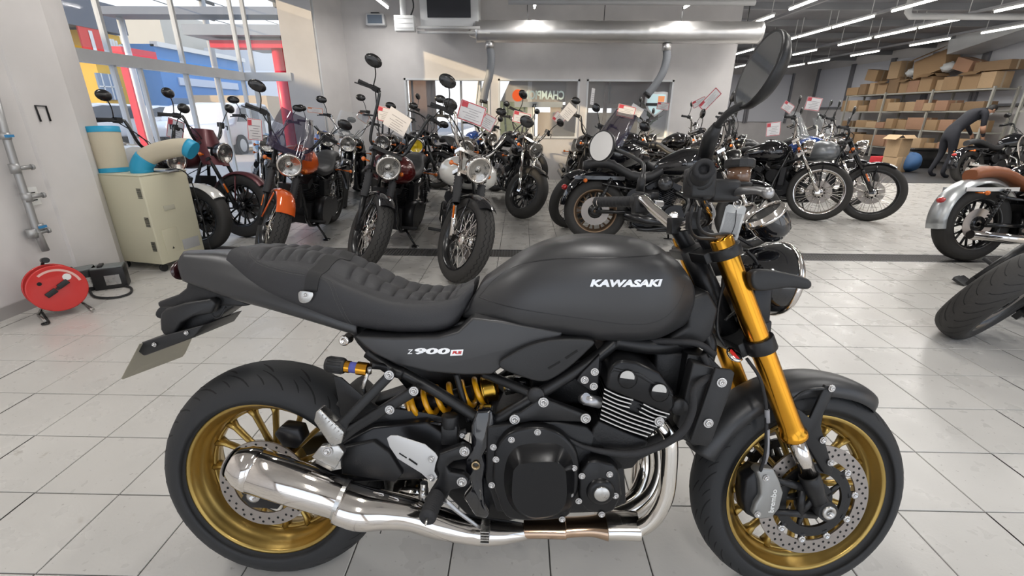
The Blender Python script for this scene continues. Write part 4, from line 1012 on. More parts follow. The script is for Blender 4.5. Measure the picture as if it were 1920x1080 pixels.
for s_ in (-1, 1):
    def my(p): return V((p.x, s_*abs(p.y), p.z))
    g0, g1 = GR_[s_]; dg_ = (g1-g0); dg_ = dg_*(.141/dg_.length)
    prof = [(0, .012), (0, .019), (.004, .019)]
    for k in range(9): prof += [(.006+k*.0125, .0165), (.008+k*.0125, .0172), (.016+k*.0125, .0172), (.0175+k*.0125, .0162)]
    prof += [(.121, .018), (.124, .018), (.124, .0135), (.126, .0135), (.138, .0165), (.141, .0165), (.141, .009), (.130, .008), (.130, .0001)]
    MB().lathe(prof, g0, dg_, 24).build('grip', m_rubber, hb)
    sw_ = MB(); c0 = g0-dg_.normalized()*.03
    sw_.box(c0+V((0, 0, -.010)), (.050, .045, .058)); sw_.cyl(c0-dg_.normalized()*.02, c0+dg_.normalized()*.028, .026, 20)
    sw_.cyl(c0+V((.01, s_*.02, -.03)), c0+V((.01, -s_*.02, -.03)), .014, 12)
    swo_ = sw_.build('switch_housing', m_blackplastic, hb, .006)
    # lever
    l0 = c0+V((.04, 0, -.004))
    lp_ = [S(1376, 370, -.21), S(1383, 360, -.25), S(1415, 357, -.33), S(1440, 362, -.37)] if s_ < 0 else [l0, l0+V((.045, .04, .0)), l0+V((.045, .12, -.008)), l0+V((.030, .165, -.012))]
    lv = MB().tube(lp_, [.010, .009, .008, .007], 10, spline=20, flat=.6)
    lv.ball(lp_[-1], .0105); lv.build('lever', m_alu, hb)
    # mirror
    mc0 = V((1.0035, s_*.429, 1.2666)); st0 = c0+V((.02, 0, .02))
    mc0 = S(1420, 131, -.429) if s_ < 0 else S(1127, 274, .429)
    nrm = V((-.95, s_*-.12, .0)).normalized()
    stem = MB()
    if s_ < 0: stem.tube([S(1322, 292, -.34), S(1333, 255, -.36), S(1345, 235, -.38)], [.013, .013, .008], 12).tube([S(1338, 245, -.37), S(1368, 210, -.40), mc0+nrm*-.018+V((-.005, 0, -.035)), mc0+nrm*-.02], [.0065, .006, .008, .012], 10, spline=20)
    else: stem.tube([S(1200, 360, .28), S(1203, 338, .28), S(1206, 325, .28)], [.014, .013, .007], 12).tube([S(1204, 335, .28), S(1207, 312, .30), S(1196, 300, .33), S(1165, 285, .39), S(1140, 278, .43)], [.0065, .0065, .0065, .006, .009], 10, spline=30)
    stm = stem.build('mirror_stem', m_satin, hb)
    if s_ < 0:
        vw = (TBSi.to_3x3() @ ray(1421, 131)).normalized(); lf = (TBSi.to_3x3() @ (-RT*.95+UPV*.34)).normalized(); lf = (lf-vw*lf.dot(vw)).normalized(); nrm = (-vw*.34+lf*.94).normalized()
    else: nrm = V((-.80, -.60, .06)).normalized()
    RR = .058 if s_ < 0 else .052
    MB().lathe([(.0, RR-.004), (.001, RR), (-.004, RR+.001), (-.014, RR*.96), (-.024, RR*.75), (-.029, RR*.4), (-.030, .0001)], mc0, nrm, 40).build('mirror_housing', m_satin, stm)
    MB().lathe([(.0, .0001), (.0, RR-.004)], mc0, nrm, 40, up=(0, 0, 1)).build('mirror_glass', mat('mirror_glass', (.82, .84, .85), .04, 1), stm)
for s_ in (-1, 1):
    y_ = s_*.05
    MB().cyl(RS_[s_][1], RS_[s_][0]-V((0, 0, .008)), .021, 16).box(RS_[s_][0], (.052, .036, .044)).build('bar_riser', m_satin, bike, .003, T=TS)
# brake fluid reservoir
RC = S(1386, 318, -.20)
ro = MB().lathe([(-.030, .001), (-.030, .022), (.004, .024), (.004, .001)], RC, (0, 0, 1), 28).build('brake_fluid_reservoir', mat('amber_plastic', (.16, .085, .05), .15, coat=1), bike, T=TS)
MB().lathe([(.003, .001), (.003, .029), (.007, .030), (.018, .030), (.021, .027), (.021, .001)], RC, (0, 0, 1), 12, True).build('reservoir_lid', m_blackplastic, ro)
MB().lathe([(-.034, .001), (-.034, .026), (-.028, .027), (-.026, .022)], RC, (0, 0, 1), 24).box(RC+V((-.045, 0, -.03)), (.06, .02, .014)).build('reservoir_bracket', m_blackplastic, ro)
# brake master cylinder body + cables
MB().box(S(1352, 358, -.22), (.06, .05, .045)).build('brake_master_cylinder', m_blackplastic, bike, .008, T=TS)
cb = MB()
for pts in (((1300, 385, -.26), (1292, 420, -.24), (1305, 445, -.18), (1345, 450, -.1), (1400, 470, -.05)), ((1312, 388, -.26), (1310, 425, -.24), (1330, 440, -.18), (1370, 440, -.1), (1410, 460, -.05)),
            ((1205, 385, .28), (1230, 400, .2), (1290, 440, .1), (1350, 480, .05)), ((1370, 500, -.06), (1350, 560, -.06), (1345, 620, -.08), (1360, 650, -.08)), ((1400, 470, -.06), (1420, 500, -.05), (1400, 560, -.05), (1360, 600, -.06))):
    cb.tube([S(*q) for q in pts], .004, 7, spline=24)
cb.build('cable', m_blackplastic, bike, T=TS)
# headlight brackets / horn / clutter under the clamps
hbk = MB().box(S(1395, 560, 0), (.05, .16, .10)).box(S(1400, 620, 0), (.06, .12, .08)); hbk.build('headlight_bracket', m_blackmetal, bike, .006, T=TS)
# key tag
kt = S(1372, 420, -.10)
ktw = TB @ TS @ kt
tagE = empty('key_tag', 'clear plastic key tag with paper slip hanging below the handlebar', 'key tag', ktw)
R_ = M.Rotation(.10, 3, 'Y')
def kp(l): return [R_ @ V((a*1.4, 0, b*1.3)) for a, b in l]
MB().prism(kp([(-.017, -.034), (-.013, -.037), (.013, -.037), (.017, -.034), (.017, .03), (.013, .034), (-.013, .034), (-.017, .03)]), (0, .0015, 0)).build('plastic_sleeve', mat('clear_vinyl', (.8, .82, .82), .1, alpha=.45), tagE)
MB().prism(kp([(-.014, -.030), (.013, -.030), (.013, .020), (-.014, .020)]), (0, .0008, 0)).build('paper_slip', mat('paper', (.85, .85, .85), .7), tagE)
MB().torus(R_ @ V((0, 0, .048)), .009, .0012, (0, 1, 0), 20, 6).build('key_ring', m_chrome, tagE)
MB().tube([R_ @ V((0, -.003, .034)), R_ @ V((.006, -.004, 0)), R_ @ V((.002, -.004, -.035))], .001, 5, spline=10).build('cord', m_blackplastic, tagE)
# ------------------------------------------------------------------ things on and along the walls
m_foil = mat('foil', (.72, .71, .70), .36, .85, bump=.8, scale=10)
DY = 9.05
dz0 = (onY(950, 38, DY).z+onY(950, 80, DY).z)/2; dr = (onY(950, 38, DY).z-onY(950, 80, DY).z)/2
dx0, dx1 = onY(893, 60, DY).x, onY(1425, 60, DY).x
du = empty('ventilation_duct', 'large foil-wrapped ventilation duct running under the ceiling along the back wall', 'duct', (dx0, DY, dz0))
g = MB(); N = 90; L = dx1-dx0; rows = []
for i in range(N+1):
    t = i/N; r = dr*(1+.012*math.sin(i*2.1)+(.03 if i % 18 == 0 else 0))
    rows.append([V((L*t, (r+random.uniform(-.0022, .0022))*math.cos(2*PI*k/28), (r+random.uniform(-.0022, .0022))*math.sin(2*PI*k/28))) for k in range(28)])
g.grid(rows, True, True).build('duct_shell', m_foil, du)
for t in (.18, .45, .72, .95): MB().box((L*t, 0, dr+.2), (.012, .012, .40)).build('hanger', m_satin, du)
MB().tube([(0, 0, 0), (-.06, 0, -.02), (-.12, 0, -.03)], [dr*.9, dr*.5, dr*.3], 20, spline=12).build('duct_reducer', m_foil, du)
m_hose = mat('hose_grey_flex', (.20, .21, .23), .6, bump=.5, scale=90)
for pts, lb in (([(918, 84), (921, 110), (918, 140), (911, 165), (907, 188)], 'grey flexible extraction hose hanging from the duct on the left of the office window'), ([(1250, 88), (1250, 110), (1243, 135), (1228, 160), (1215, 176)], 'grey flexible extraction hose hanging from the duct on the right, by the shield sign')):
    h = empty('extraction_hose', lb, 'hose', onY(pts[0][0], pts[0][1], DY), 'extraction hoses under the duct')
    o0 = V(h.location); q = catmull([onY(a, b, DY)-o0 for a, b in pts], 60)
    MB().tube(q, [.066+(.004 if i % 2 else 0) for i in range(60)], 14).build('hose_tube', m_hose, h)
    MB().tube([q[0]+V((0, 0, .05)), q[0]-V((0, 0, .06))], .075, 14).build('foil_collar', m_foil, h)
    MB().tube([q[-1], q[-1]+(q[-1]-q[-3]).normalized()*.05], .072, 14).build('hose_end', m_satin, h)
# air handling unit frame
a = onY(785, 0, 8.9); b = onY(897, 50, 8.9)
ah = empty('air_unit', 'suspended ventilation unit with a dark front panel beside the foil duct', 'air unit', ((a.x+b.x)/2, 8.9, b.z))
w_ = b.x-a.x; h_ = 3.28-b.z
MB().box((0, .3, h_/2), (w_, .5, h_)).build('unit_casing', m_white2, ah, .01)
pa = onY(800, 30, 8.9); MB().box((0, .035, h_/2+.06), (w_*.74, .03, h_-.16)).build('dark_panel', mat('vent_panel', (.03, .032, .04), .35), ah)
MB().tube([(-w_/2-.06, -.02, -.02), (w_/2+.03, -.02, -.02)], .025, 10).tube([(-w_/2-.05, 0, -.09), (w_/2+.2, 0, -.09)], .02, 10).build('unit_rail', m_pipe, ah)
a = onY(738, 28, 8.8); b = onY(777, 58, 8.8)
jb = empty('junction_box', 'small white louvred electrical box hanging from a pipe under the ceiling', 'electrical box', ((a.x+b.x)/2, 8.8, b.z))
w_ = b.x-a.x; h_ = a.z-b.z
MB().box((0, .08, h_/2), (w_, .16, h_)).build('casing', m_white2, jb, .008)
for k in range(3): MB().box((0, -.004, h_*(.2+k*.3)), (w_*.85, .008, .012)).build('louvre', m_pipe, jb)
MB().cyl((-.02, .08, h_), (-.02, .08, 3.22-b.z), .05, 14).build('pipe', m_white2, jb)
MB().tube([(.1, .08, h_), (.16, .08, h_+.15), (.12, .08, 3.2-b.z)], .012, 6, spline=10).build('cable', m_satin, jb)
a = onY(684, 25, WY-.15); b = onY(722, 47, WY-.15)
tv = empty('wall_speaker', 'small grey box speaker mounted high on the back wall near the corner', 'speaker', ((a.x+b.x)/2, WY-.08, (a.z+b.z)/2))
MB().box((0, 0, 0), (b.x-a.x, .16, a.z-b.z), taper=.9).build('casing', m_white2, tv, .01); MB().box((0, -.085, 0), ((b.x-a.x)*.75, .01, (a.z-b.z)*.72)).build('grille', mat('grille_blue', (.16, .20, .26), .6), tv)
MB().box((0, 0, .1), (.15, .1, .03)).build('bracket', m_satin, tv)
c = onY(612, 190, 9.6); ic = empty('intercom', 'small beige wall switch panel on the back wall beside the corner pillar', 'switch', (c.x+.02, WY-.015, c.z))
MB().box((0, 0, 0), (.085, .03, .17)).build('panel', mat('beige_plastic', (.55, .50, .40), .5), ic, .004); MB().box((0, -.017, .03), (.045, .006, .05)).build('button', m_white, ic)
# shield sign on office glass
c = onY(1229, 196, WY+.04)
sh = empty('shield_sign', 'shield shaped illuminated bar-and-shield dealer sign on the office window', 'sign', c)
sp_ = [(-.21, .22), (-.12, .235), (0, .225), (.12, .235), (.21, .22), (.215, .02), (.14, -.12), (0, -.23), (-.14, -.12), (-.215, .02)]
MB().prism([(a, -.03, b) for a, b in sp_], (0, .05, 0)).build('shield_frame', m_white2, sh, .01)
MB().prism([(a*.82, -.035, b*.82) for a, b in sp_], (0, .01, 0)).build('shield_panel', mat('sign_panel', (.55, .72, .75), .4, emit=.35), sh)
MB().box((0, -.045, .0), (.40, .012, .05)).build('shield_bar', m_satin, sh)
MB().box((.09, -.042, .10), (.12, .008, .10)).build('orange_patch', mat('sign_orange', (.85, .32, .12), .4, emit=.3), sh)
# ---- left wall: pipe, clip, socket
wp = empty('wall_pipe', 'grey galvanised air pipe with blue valves on the left wall', 'pipe', (-3.28, 3.0, .5))
o0 = V(wp.location)
def lw(px, py, x=-3.28): return onX(px, py, x)-o0
pth = [(-10, 180), (8, 245), (25, 300), (40, 345), (55, 390), (68, 430), (72, 440), (86, 470)]
MB().tube([lw(*q) for q in pth], .022, 12).build('pipe_run', mat('galvanised', (.42, .42, .42), .45, .7, bump=.3), wp)
for a, b in ((9, 255), (72, 425)):
    q = lw(a, b); MB().cyl(q-V((0, 0, .02)), q+V((0, 0, .02)), .030, 14).build('coupling', MATS['galvanised'], wp)
    MB().box(q+V((.03, 0, 0)), (.012, .05, .016)).build('valve_handle', mat('valve_blue', (.05, .25, .5), .4), wp)
for a, b, c_ in ((28, 316, 50), (50, 370, 72), (60, 438, 80)):
    q = lw(a, b); MB().cyl(q, q+V((.02, .09, 0)), .014, 10).cyl(q+V((.02, .085, 0)), q+V((.022, .10, 0)), .019, 6).build('tap_branch', MATS['galvanised'], wp)
    MB().cyl(q-V((0, 0, .03)), q+V((0, 0, .03)), .028, 12).build('coupling', MATS['galvanised'], wp)
q = onX(62, 368, -3.325); so = empty('wall_socket', 'white double wall socket behind the air pipe', 'socket', q)
MB().box((0, 0, 0), (.012, .075, .12)).build('socket_plate', m_white, so, .003)
for s_ in (-1, 1): MB().box((.007, 0, s_*.025), (.004, .03, .006)).build('socket_slot', m_groove, so)
hk = [onX(a, b, -3.31) for a, b in ((77, 228), (66, 198), (86, 199), (95, 227))]
ho = empty('wall_hook', 'small dark metal bracket on the left wall above the reel', 'bracket', hk[0])
MB().tube([p-hk[0] for p in hk], .006, 6).build('bracket_rod', m_satin, ho)
# ---- cable reel
def locframe(o, f, up=(0, 0, 1)):
    f = V(f).normalized(); u = V(up); s = u.cross(f).normalized(); u = f.cross(s)
    return basis(s, f, u, o)      # x = side, y = axis, z = up
rc = onZ(80, 590); RO = V((-3.04, 2.78, .18))
ax = V((.80, -.58, .12))
cr = empty('cable_reel', 'red cable reel with black sockets standing on the floor by the left wall', 'cable reel', Mx=locframe(RO, ax, (0, 0, 1)))
m_redp = mat('reel_red', (.62, .035, .03), .3, .2, coat=.3)
for y in (.055, -.095):
    MB().lathe([(-.003, .001), (-.003, .145), (0, .150), (.004, .150), (.004, .143), (.002, .001)], (0, y, 0), (0, 1, 0), 48).build('reel_flange', m_redp, cr)
MB().lathe([(-.09, .06), (-.09, .118), (-.07, .126), (-.05, .122), (-.03, .128), (-.01, .122), (.01, .127), (.03, .122), (.05, .122), (.05, .06)], (0, 0, 0), (0, 1, 0), 40).build('wound_cable', m_rubber, cr)
# plate coordinates: +y axis faces the camera
for cx_, cz_, rz in ((-.03, .022, .5), (.038, -.02, .5)): MB().box((cx_*-1, .066, cz_), (.062, .014, .032), M.Rotation(-rz, 3, 'Y')).build('socket_block', m_blackplastic, cr, .003)
MB().cyl((0, .058, 0), (0, .068, 0), .010, 12).build('hub_cap', m_blackplastic, cr)
MB().cyl((.06, .0595, .062), (.06, .061, .062), .022, 20).build('round_sticker', m_white, cr)
MB().lathe([(0, .112), (.0005, .126)], (0, .0595, 0), (0, 1, 0), 24, up=(1, 0, 0), a0=-2.2, a1=-.2).build('printed_band', mat('print_pale', (.75, .45, .40), .5), cr)
MB().cyl((-.075, .0595, .05), (-.075, .062, .05), .012, 14).build('indicator', m_groove, cr)
MB().tube([(-.09, -.11, -.05), (.0, -.12, .17), (.0, .02, .185)], .009, 8).cyl((0, -.10, .175), (0, .02, .185), .018, 12).build('carry_handle', m_satin, cr)
MB().tube([(.12, -.12, -.17), (.12, .12, -.175), (.10, .13, -.172)], .008, 8).tube([(-.12, -.12, -.17), (-.12, .12, -.175)], .008, 8).tube([(.12, -.11, -.17), (0, -.105, 0), (-.12, -.11, -.17)], .008, 8).build('reel_stand', m_steel, cr)
ts = onZ(92, 606); w0 = cr.matrix_world.inverted()
tl1 = empty('hook_tool', 'dark metal rod with a ring end on the floor in front of the cable reel', 'tool', (ts.x, ts.y, .008))
a = onZ(78, 585)-ts; MB().tube([(a.x, a.y, .0), (0, 0, 0)], .007, 8).torus((0, -.02, 0), .018, .005, (0, 0, 1), 20, 6).build('rod', m_satin, tl1)
# ---- battery boxes
for (px, py), lb, ang, nm in (((150, 550), 'black battery pack with silver label, directly beside the red cable reel', .9, 0), ((204, 543), 'black battery pack with white top edge, nearest the beige cooler', .55, 1)):
    c = onZ(px, py)+V((-.02, .07, 0))
    b = empty('battery_pack', lb, 'battery', c, 'battery packs by the wall'); b.rotation_euler = (0, 0, ang)
    MB().box((0, 0, .08), (.20, .13, .16)).build('case', m_blackplastic, b, .006)
    MB().box((0, 0, .164), (.19, .12, .012)).build('lid', mat('lid_grey', (.18, .20, .20), .4), b, .004)
    MB().box((.02, -.066, .07), (.09, .003, .075)).build('label_plate', m_steel, b); MB().box((-.04, 0, .175), (.03, .09, .014)).build('terminal', m_satin, b, .003)
q = [onZ(a, b, .01) for a, b in ((165, 540), (178, 556), (215, 558), (243, 550), (246, 540), (232, 535))]
o0 = q[0]; cw = MB().tube([p-o0 for p in q], .008, 8, spline=40).build('power_cable', m_rubber); cw.location = o0; tag(cw, 'black cable looping on the floor in front of the battery packs', 'cable')
# ---- spot cooler
pL, pC, pR = onZ(221, 503), onZ(310, 512), onZ(366, 478)
pL = onZ(221, 503, .0); 
m_beige = mat('cooler_beige', (.62, .59, .44), .45, .1)
C0 = V((pC.x, pC.y, 0)); ex_ = V((pR.x-pC.x, pR.y-pC.y, 0)); ey_ = V((pL.x-pC.x, pL.y-pC.y, 0))
ux = (C0-V((pL.x, pL.y, 0))).normalized(); 
W1 = (C0-V((pL.x, pL.y, 0))).length; D1 = .42
uy = V((-ux.y, ux.x, 0))
co = empty('spot_cooler', 'beige portable spot cooler on casters with two fabric air ducts, by the left wall', 'cooler', Mx=basis(ux, uy, (0, 0, 1), C0))
CZ0, CZ1 = .07, .80
ctop = (onY(262, 330, C0.y+.02)).z
CZ1 = ctop
MB().box((-W1/2, D1/2, (CZ0+CZ1)/2), (W1, D1, CZ1-CZ0)).build('cabinet', m_beige, co, .01)
MB().box((-W1/2, D1/2, CZ1+.003), (W1+.006, D1+.006, .008)).build('cabinet_top', m_beige, co, .002)
for zf in (.22, .5, .82):
    for (xx, n_) in ((-.04, 0), (-W1+.03, 0)):
        g = MB()
        for k in range(9): g.box((xx, -.002, CZ0+(CZ1-CZ0)*zf+k*.009-.04), (.040 if xx > -.1 else .02, .006, .004))
        g.build('vent_slots', m_groove, co)
MB().box((.002, .18, CZ0+(CZ1-CZ0)*.62), (.008, .10, .04)).build('recessed_handle', mat('handle_grey', (.5, .48, .38), .5), co, .002)
MB().box((.002, .13, CZ0+(CZ1-CZ0)*.25), (.005, .14, .20)).build('service_panel', m_beige, co, .001)
MB().box((.003, .30, CZ0+(CZ1-CZ0)*.16), (.006, .16, .09)).build('drain_panel', mat('panel_grey', (.38, .38, .38), .5), co, .002)
MB().prism([(.0055, .115, CZ0+.11), (.0055, .135, CZ0+.11), (.0055, .125, CZ0+.13)], (.001, 0, 0)).build('warning_mark', m_groove, co)
for a, b in ((-.05, .04), (-W1+.05, .04), (-.05, D1-.04), (-W1+.05, D1-.04)):
    MB().cyl((a-.012, b, .032), (a+.012, b, .032), .032, 16).box((a, b, .06), (.03, .03, .04)).build('caster', m_blackplastic, co)
m_fab = mat('duct_fabric', (.56, .50, .38), .85, bump=.4, scale=80); m_cy = mat('duct_cyan', (.02, .33, .55), .5)
zc = CZ1
sv = MB().lathe([(0, .105), (.02, .105), (.34, .122), (.352, .12), (.352, .114), (.0, .098)], (-W1+.09, .13, zc), (-.09, .05, 1), 32).build('exhaust_duct', m_fab, co)
MB().lathe([(.0, .107), (.035, .109)], (-W1+.09, .13, zc), (-.09, .05, 1), 32).build('cyan_band', m_cy, sv); MB().lathe([(.31, .1225), (.354, .1245), (.354, .112)], (-W1+.09, .13, zc), (-.09, .05, 1), 32).build('cyan_band', m_cy, sv)
dpt = [(-.15, .16, zc), (-.15, .16, zc+.05), (-.10, .20, zc+.13), (.02, .26, zc+.18), (.15, .32, zc+.20), (.21, .34, zc+.17)]
dp = catmull([V(q) for q in dpt], 40)
MB().tube(dp[8:38], .072, 24).build('supply_duct', m_fab, co)
MB().tube(dp[:11], .078, 24).build('cyan_collar', m_cy, co); MB().tube(dp[35:], .076, 24).build('cyan_collar', m_cy, co)
MB().box((-.02, .25, zc+.012), (.16, .10, .012)).build('clipboard', m_alu, co, .002)
MB().tube([(-.02, .25, zc+.02), (.08, .30, zc+.02), (.05, .40, zc-.1), (.04, .44, .3), (.03, .45, .05)], .005, 6, spline=24).build('power_lead', m_satin, co)
# ------------------------------------------------------------------ display motorcycles
CACHE = {}
def part(key, name, m, parent, fn, T=None):
    if key not in CACHE:
        mb = MB(); fn(mb); o = mb.build(name, m, None); CACHE[key] = o.data
    else:
        o = bpy.data.objects.new(name, CACHE[key]); sc.collection.objects.link(o)
        if o.data.materials[0] is not m:
            k2 = (key, m.name)
            if k2 not in CACHE: d = CACHE[key].copy(); d.materials.clear(); d.materials.append(m); CACHE[k2] = d
            o.data = CACHE[k2]
    o.parent = parent; o.matrix_parent_inverse = M()
    if T is not None: o.matrix_local = T
    return o
m_lamp = mat('headlamp_glass', (.42, .41, .39), .14, .85, bump=1.2, scale=45)
m_amber = mat('amber_lens', (.75, .16, .01), .2, coat=1)
m_gait = mat('rubber_gaiter', (.025, .025, .027), .6)
m_blk2 = mat('frame_black', (.012, .012, .013), .25, coat=.4)
m_eng2 = mat('vtwin_black', (.022, .022, .024), .35, .5, bump=.3, scale=120)
m_lea = mat('black_leather', (.03, .03, .032), .5, bump=.3, scale=150)
m_tyre2 = mat('tyre_display', (.032, .030, .028), .7, bump=.5, scale=90, var=.2)
def paint(nm, c, rough=.15, metal=.2, coat=.8): return mat('paint_'+nm, c, rough, metal, coat=coat)
def xz(pts, y): return [V((a, y, b)) for a, b in pts]
def mk_wheel(parent, nm, kind, R, w, key, T, rimc, disc=True, tread=False):
    """wheel about origin, axle along y; kinds: spoke, cast, fat"""
    rr = R*(.78 if w < .12 else (.74 if kind == 'spoke' else .68))
    def rim(b):
        b.lathe([(-w*.42, rr), (-w*.42, rr-.012), (-w*.30, rr-.016), (-w*.22, rr-.03), (w*.22, rr-.03), (w*.30, rr-.016), (w*.42, rr-.012), (w*.42, rr)], (0, 0, 0), (0, 1, 0), 48)
    ro = part(('rim', R, w, kind), nm, rimc, parent, rim, T)
    def ty(b):
        pr = [(-w*.40, rr-.002), (-w*.47, rr+.02), (-w*.5, R-w*.45)]+[(w/2*s, R-w*.38*(1-math.sqrt(max(0, 1-(s*.96)**2)))) for s in [-.97, -.8, -.55, -.25, 0, .25, .55, .8, .97]]+[(w*.5, R-w*.45), (w*.47, rr+.02), (w*.40, rr-.002)]
        b.lathe(pr, (0, 0, 0), (0, 1, 0), 56)
    part(('tyre', R, w, kind), 'tyre', m_tyre2, ro, ty)
    if tread:
        def tr(b):
            for k in (range(26) if tread == 'sipe' else ()):
                for s in (-1, 1):
                    rows = []
                    for i in range(7):
                        u = i/6; yy = s*w*(.06+.36*u); a = 2*PI*(k+.5*(s > 0))/26+.34*u*u; r_ = R-w*.38*(1-math.sqrt(1-(yy/w*2*.96)**2))+.001
                        rows.append([V((r_*math.cos(a-.008), yy, r_*math.sin(a-.008))), V((r_*math.cos(a+.008), yy, r_*math.sin(a+.008)))])
                    b.grid(rows)
            for y in (() if tread == 'sipe' else (-.27, 0, .27)):
                N = 90; rows = []
                for i in range(N+1):
                    a = 2*PI*i/N; yy = y*w+(.007 if i % 2 else -.007); r_ = R-w*.38*(1-math.sqrt(1-(yy/w*2*.96)**2))+.0012
                    rows.append([V((r_*math.cos(a), yy-.003, r_*math.sin(a))), V((r_*math.cos(a), yy+.003, r_*math.sin(a)))])
                b.grid(rows)
        part(('tread', R, w, tread), 'tread_groove', m_groove, ro, tr)['kind'] = 'stuff'
    if kind == 'spoke':
        def hb(b):
            b.lathe([(-.065, .001), (-.065, .022), (-.05, .038), (-.045, .056), (-.035, .056), (-.03, .04), (.03, .04), (.035, .056), (.045, .056), (.05, .038), (.065, .022), (.065, .001)], (0, 0, 0), (0, 1, 0), 24)
        part(('hub',), 'hub', m_chrome, ro, hb)
        def sp(b):
            for k in range(40):
                a = 2*PI*k/40; s = 1 if k % 2 else -1; d = .55 if (k//2) % 2 else -.55
                b.tube([(.05*math.cos(a+d), s*.038, .05*math.sin(a+d)), (rr*math.cos(a)-.0, s*.006, rr*math.sin(a))], .0030, 4, cap=False)
        part(('spk', R, w), 'wire_spokes', m_chrome, ro, sp)['kind'] = 'stuff'
    else:
        def sp(b):
            n = 9 if kind == 'cast' else 7
            for k in range(n):
                for s in (-1, 1):
                    a = 2*PI*k/n; b.tube([(.03*math.cos(a), 0, .03*math.sin(a)), (rr*.5*math.cos(a+s*.06), 0, rr*.5*math.sin(a+s*.06)), (rr*math.cos(a+s*.17), 0, rr*math.sin(a+s*.17))], [.016, .009, .010], 5, flat=1.3)
            b.lathe([(-.05, .001), (-.05, .04), (.05, .04), (.05, .001)], (0, 0, 0), (0, 1, 0), 20)
        part(('cst', R, w, kind), 'cast_spokes', rimc, ro, sp)
    if disc:
        def dk(b): b.lathe([(.058, .07), (.058, .145), (.062, .145), (.062, .07), (.058, .07)], (0, 0, 0), (0, 1, 0), 36, True)
        part(('disc',), 'brake_disc', m_titan, ro, dk)
        part(('disc2',), 'disc_carrier', m_blk2, ro, lambda b: b.lathe([(.05, .02), (.05, .075), (.063, .075), (.063, .02)], (0, 0, 0), (0, 1, 0), 20))
    return ro
def cruiser(label, x, y, head, at='front', lean=8, steer=35, wb=1.55, Rf=.33, wf=.10, Rr=.32, wr=.15, fk='spoke', rk_='spoke', rimf=None, rimr=None,
            tank=None, bars='mid', forkc=None, gaiter=False, fender=None, rfender=None, lampc=None, shield=False, cowl=None, seatm=None, sissy=False,
            refl=False, fairing=False, mirrors='up', tread=False, exh=None, detail=True, tail=False, name='motorcycle', group=None, stand=True, yellow=False, soloseat=False, bag=False, tw=1.0, shortexh=False):
    tank = tank or m_gloss; forkc = forkc or m_satin; fender = fender or m_gloss; rfender = rfender or m_gloss; lampc = lampc or m_blk2
    rimf = rimf or m_blk2; rimr = rimr or m_blk2; exh = exh or m_blk2; seatm = seatm or m_lea
    hd = math.radians(head); ln = math.radians(lean); F = V((math.cos(hd), math.sin(hd), 0)); L = V((-F.y, F.x, 0))
    L2 = L*math.cos(ln)-V((0, 0, 1))*math.sin(ln); Z2 = V((0, 0, 1))*math.cos(ln)+L*math.sin(ln)
    o0 = V((x, y, .0))-(F*wb if at == 'front' else V((0, 0, 0)))
    e = empty(name, label, 'motorcycle', Mx=basis(F, L2, Z2, o0), group=group)
    mk_wheel(e, 'rear_wheel', rk_, Rr, wr, 'r', M.Translation((0, 0, Rr)) @ M.Rotation(PI, 4, 'Z'), rimr)
    # frame, engine
    def frm(b):
        hx, hz = wb-.42, .84
        for s in (-1, 1):
            b.tube([(hx, s*.03, hz), (hx-.10, s*.10, .45), (hx-.18, s*.12, .20), (.42, s*.12, .17), (.36, s*.12, .40)], .016, 6, spline=16)
            b.tube([(0, s*(wr/2+.05), Rr), (.42, s*.12, .33)], .020, 6); b.tube([(.05, s*(wr/2+.06), .60), (.40, s*.11, .55), (.62, s*.06, .68)], .016, 6)
        b.tube([(hx, 0, hz), (.62, 0, .72), (.35, 0, .62)], .022, 8)
        b.cyl((hx-.03, 0, hz+.06), (hx+.05, 0, hz-.10), .032, 10)
        b.box((.40, 0, .36), (.10, .20, .20))
    part(('frame', wb, wr, Rr), 'frame', m_blk2, e, frm)
    ex_ = wb-.86
    def en(b):
        b.box((ex_-.06, 0, .30), (.50, .22, .22)); b.cyl((ex_-.16, .03, .33), (ex_-.16, -.20, .33), .115, 20); b.cyl((ex_+.10, .03, .31), (ex_+.10, -.19, .31), .10, 20)
        b.cyl((ex_-.0, .10, .31), (ex_-.0, .21, .31), .15, 20); b.cyl((ex_-.24, .10, .31), (ex_-.24, .20, .31), .11, 20)
        b.box((ex_-.25, 0, .44), (.14, .20, .16)); b.cyl((ex_-.28, -.13, .48), (ex_-.28, -.18, .48), .085, 18)
        for s in (-1, 1):
            d = V((s*math.sin(math.radians(24)), 0, math.cos(math.radians(24)))); o = V((ex_+.0, 0, .36))
            for k in range(9): b.lathe([(0, .03), (0, .095), (.008, .095), (.008, .03)], o+d*(.06+k*.017), d, 12, True)
            b.cyl(o+d*.02, o+d*.24, .06, 12); b.box(o+d*.26, (.13, .14, .06), M.Rotation(s*math.radians(24), 3, 'Y'))
            b.cyl(o+d*.02+V((0, -.09, 0)), o+d*.24+V((0, -.07, 0)), .010, 6)
    eo = part(('eng', wb), 'engine', m_eng2, e, en)
    part(('air', wb), 'air_cleaner', lampc, eo, lambda b: b.lathe([(0, .001), (0, .075), (.035, .078), (.05, .06), (.052, .001)], (ex_, -.10, .62), (0, -1, 0), 24))
    if detail: part(('covers', wb), 'engine_cover', m_chrome, eo, lambda b: b.lathe([(0, .045), (.012, .045), (.015, .035), (.015, .001)], (ex_+.10, -.19, .31), (0, -1, 0), 20))
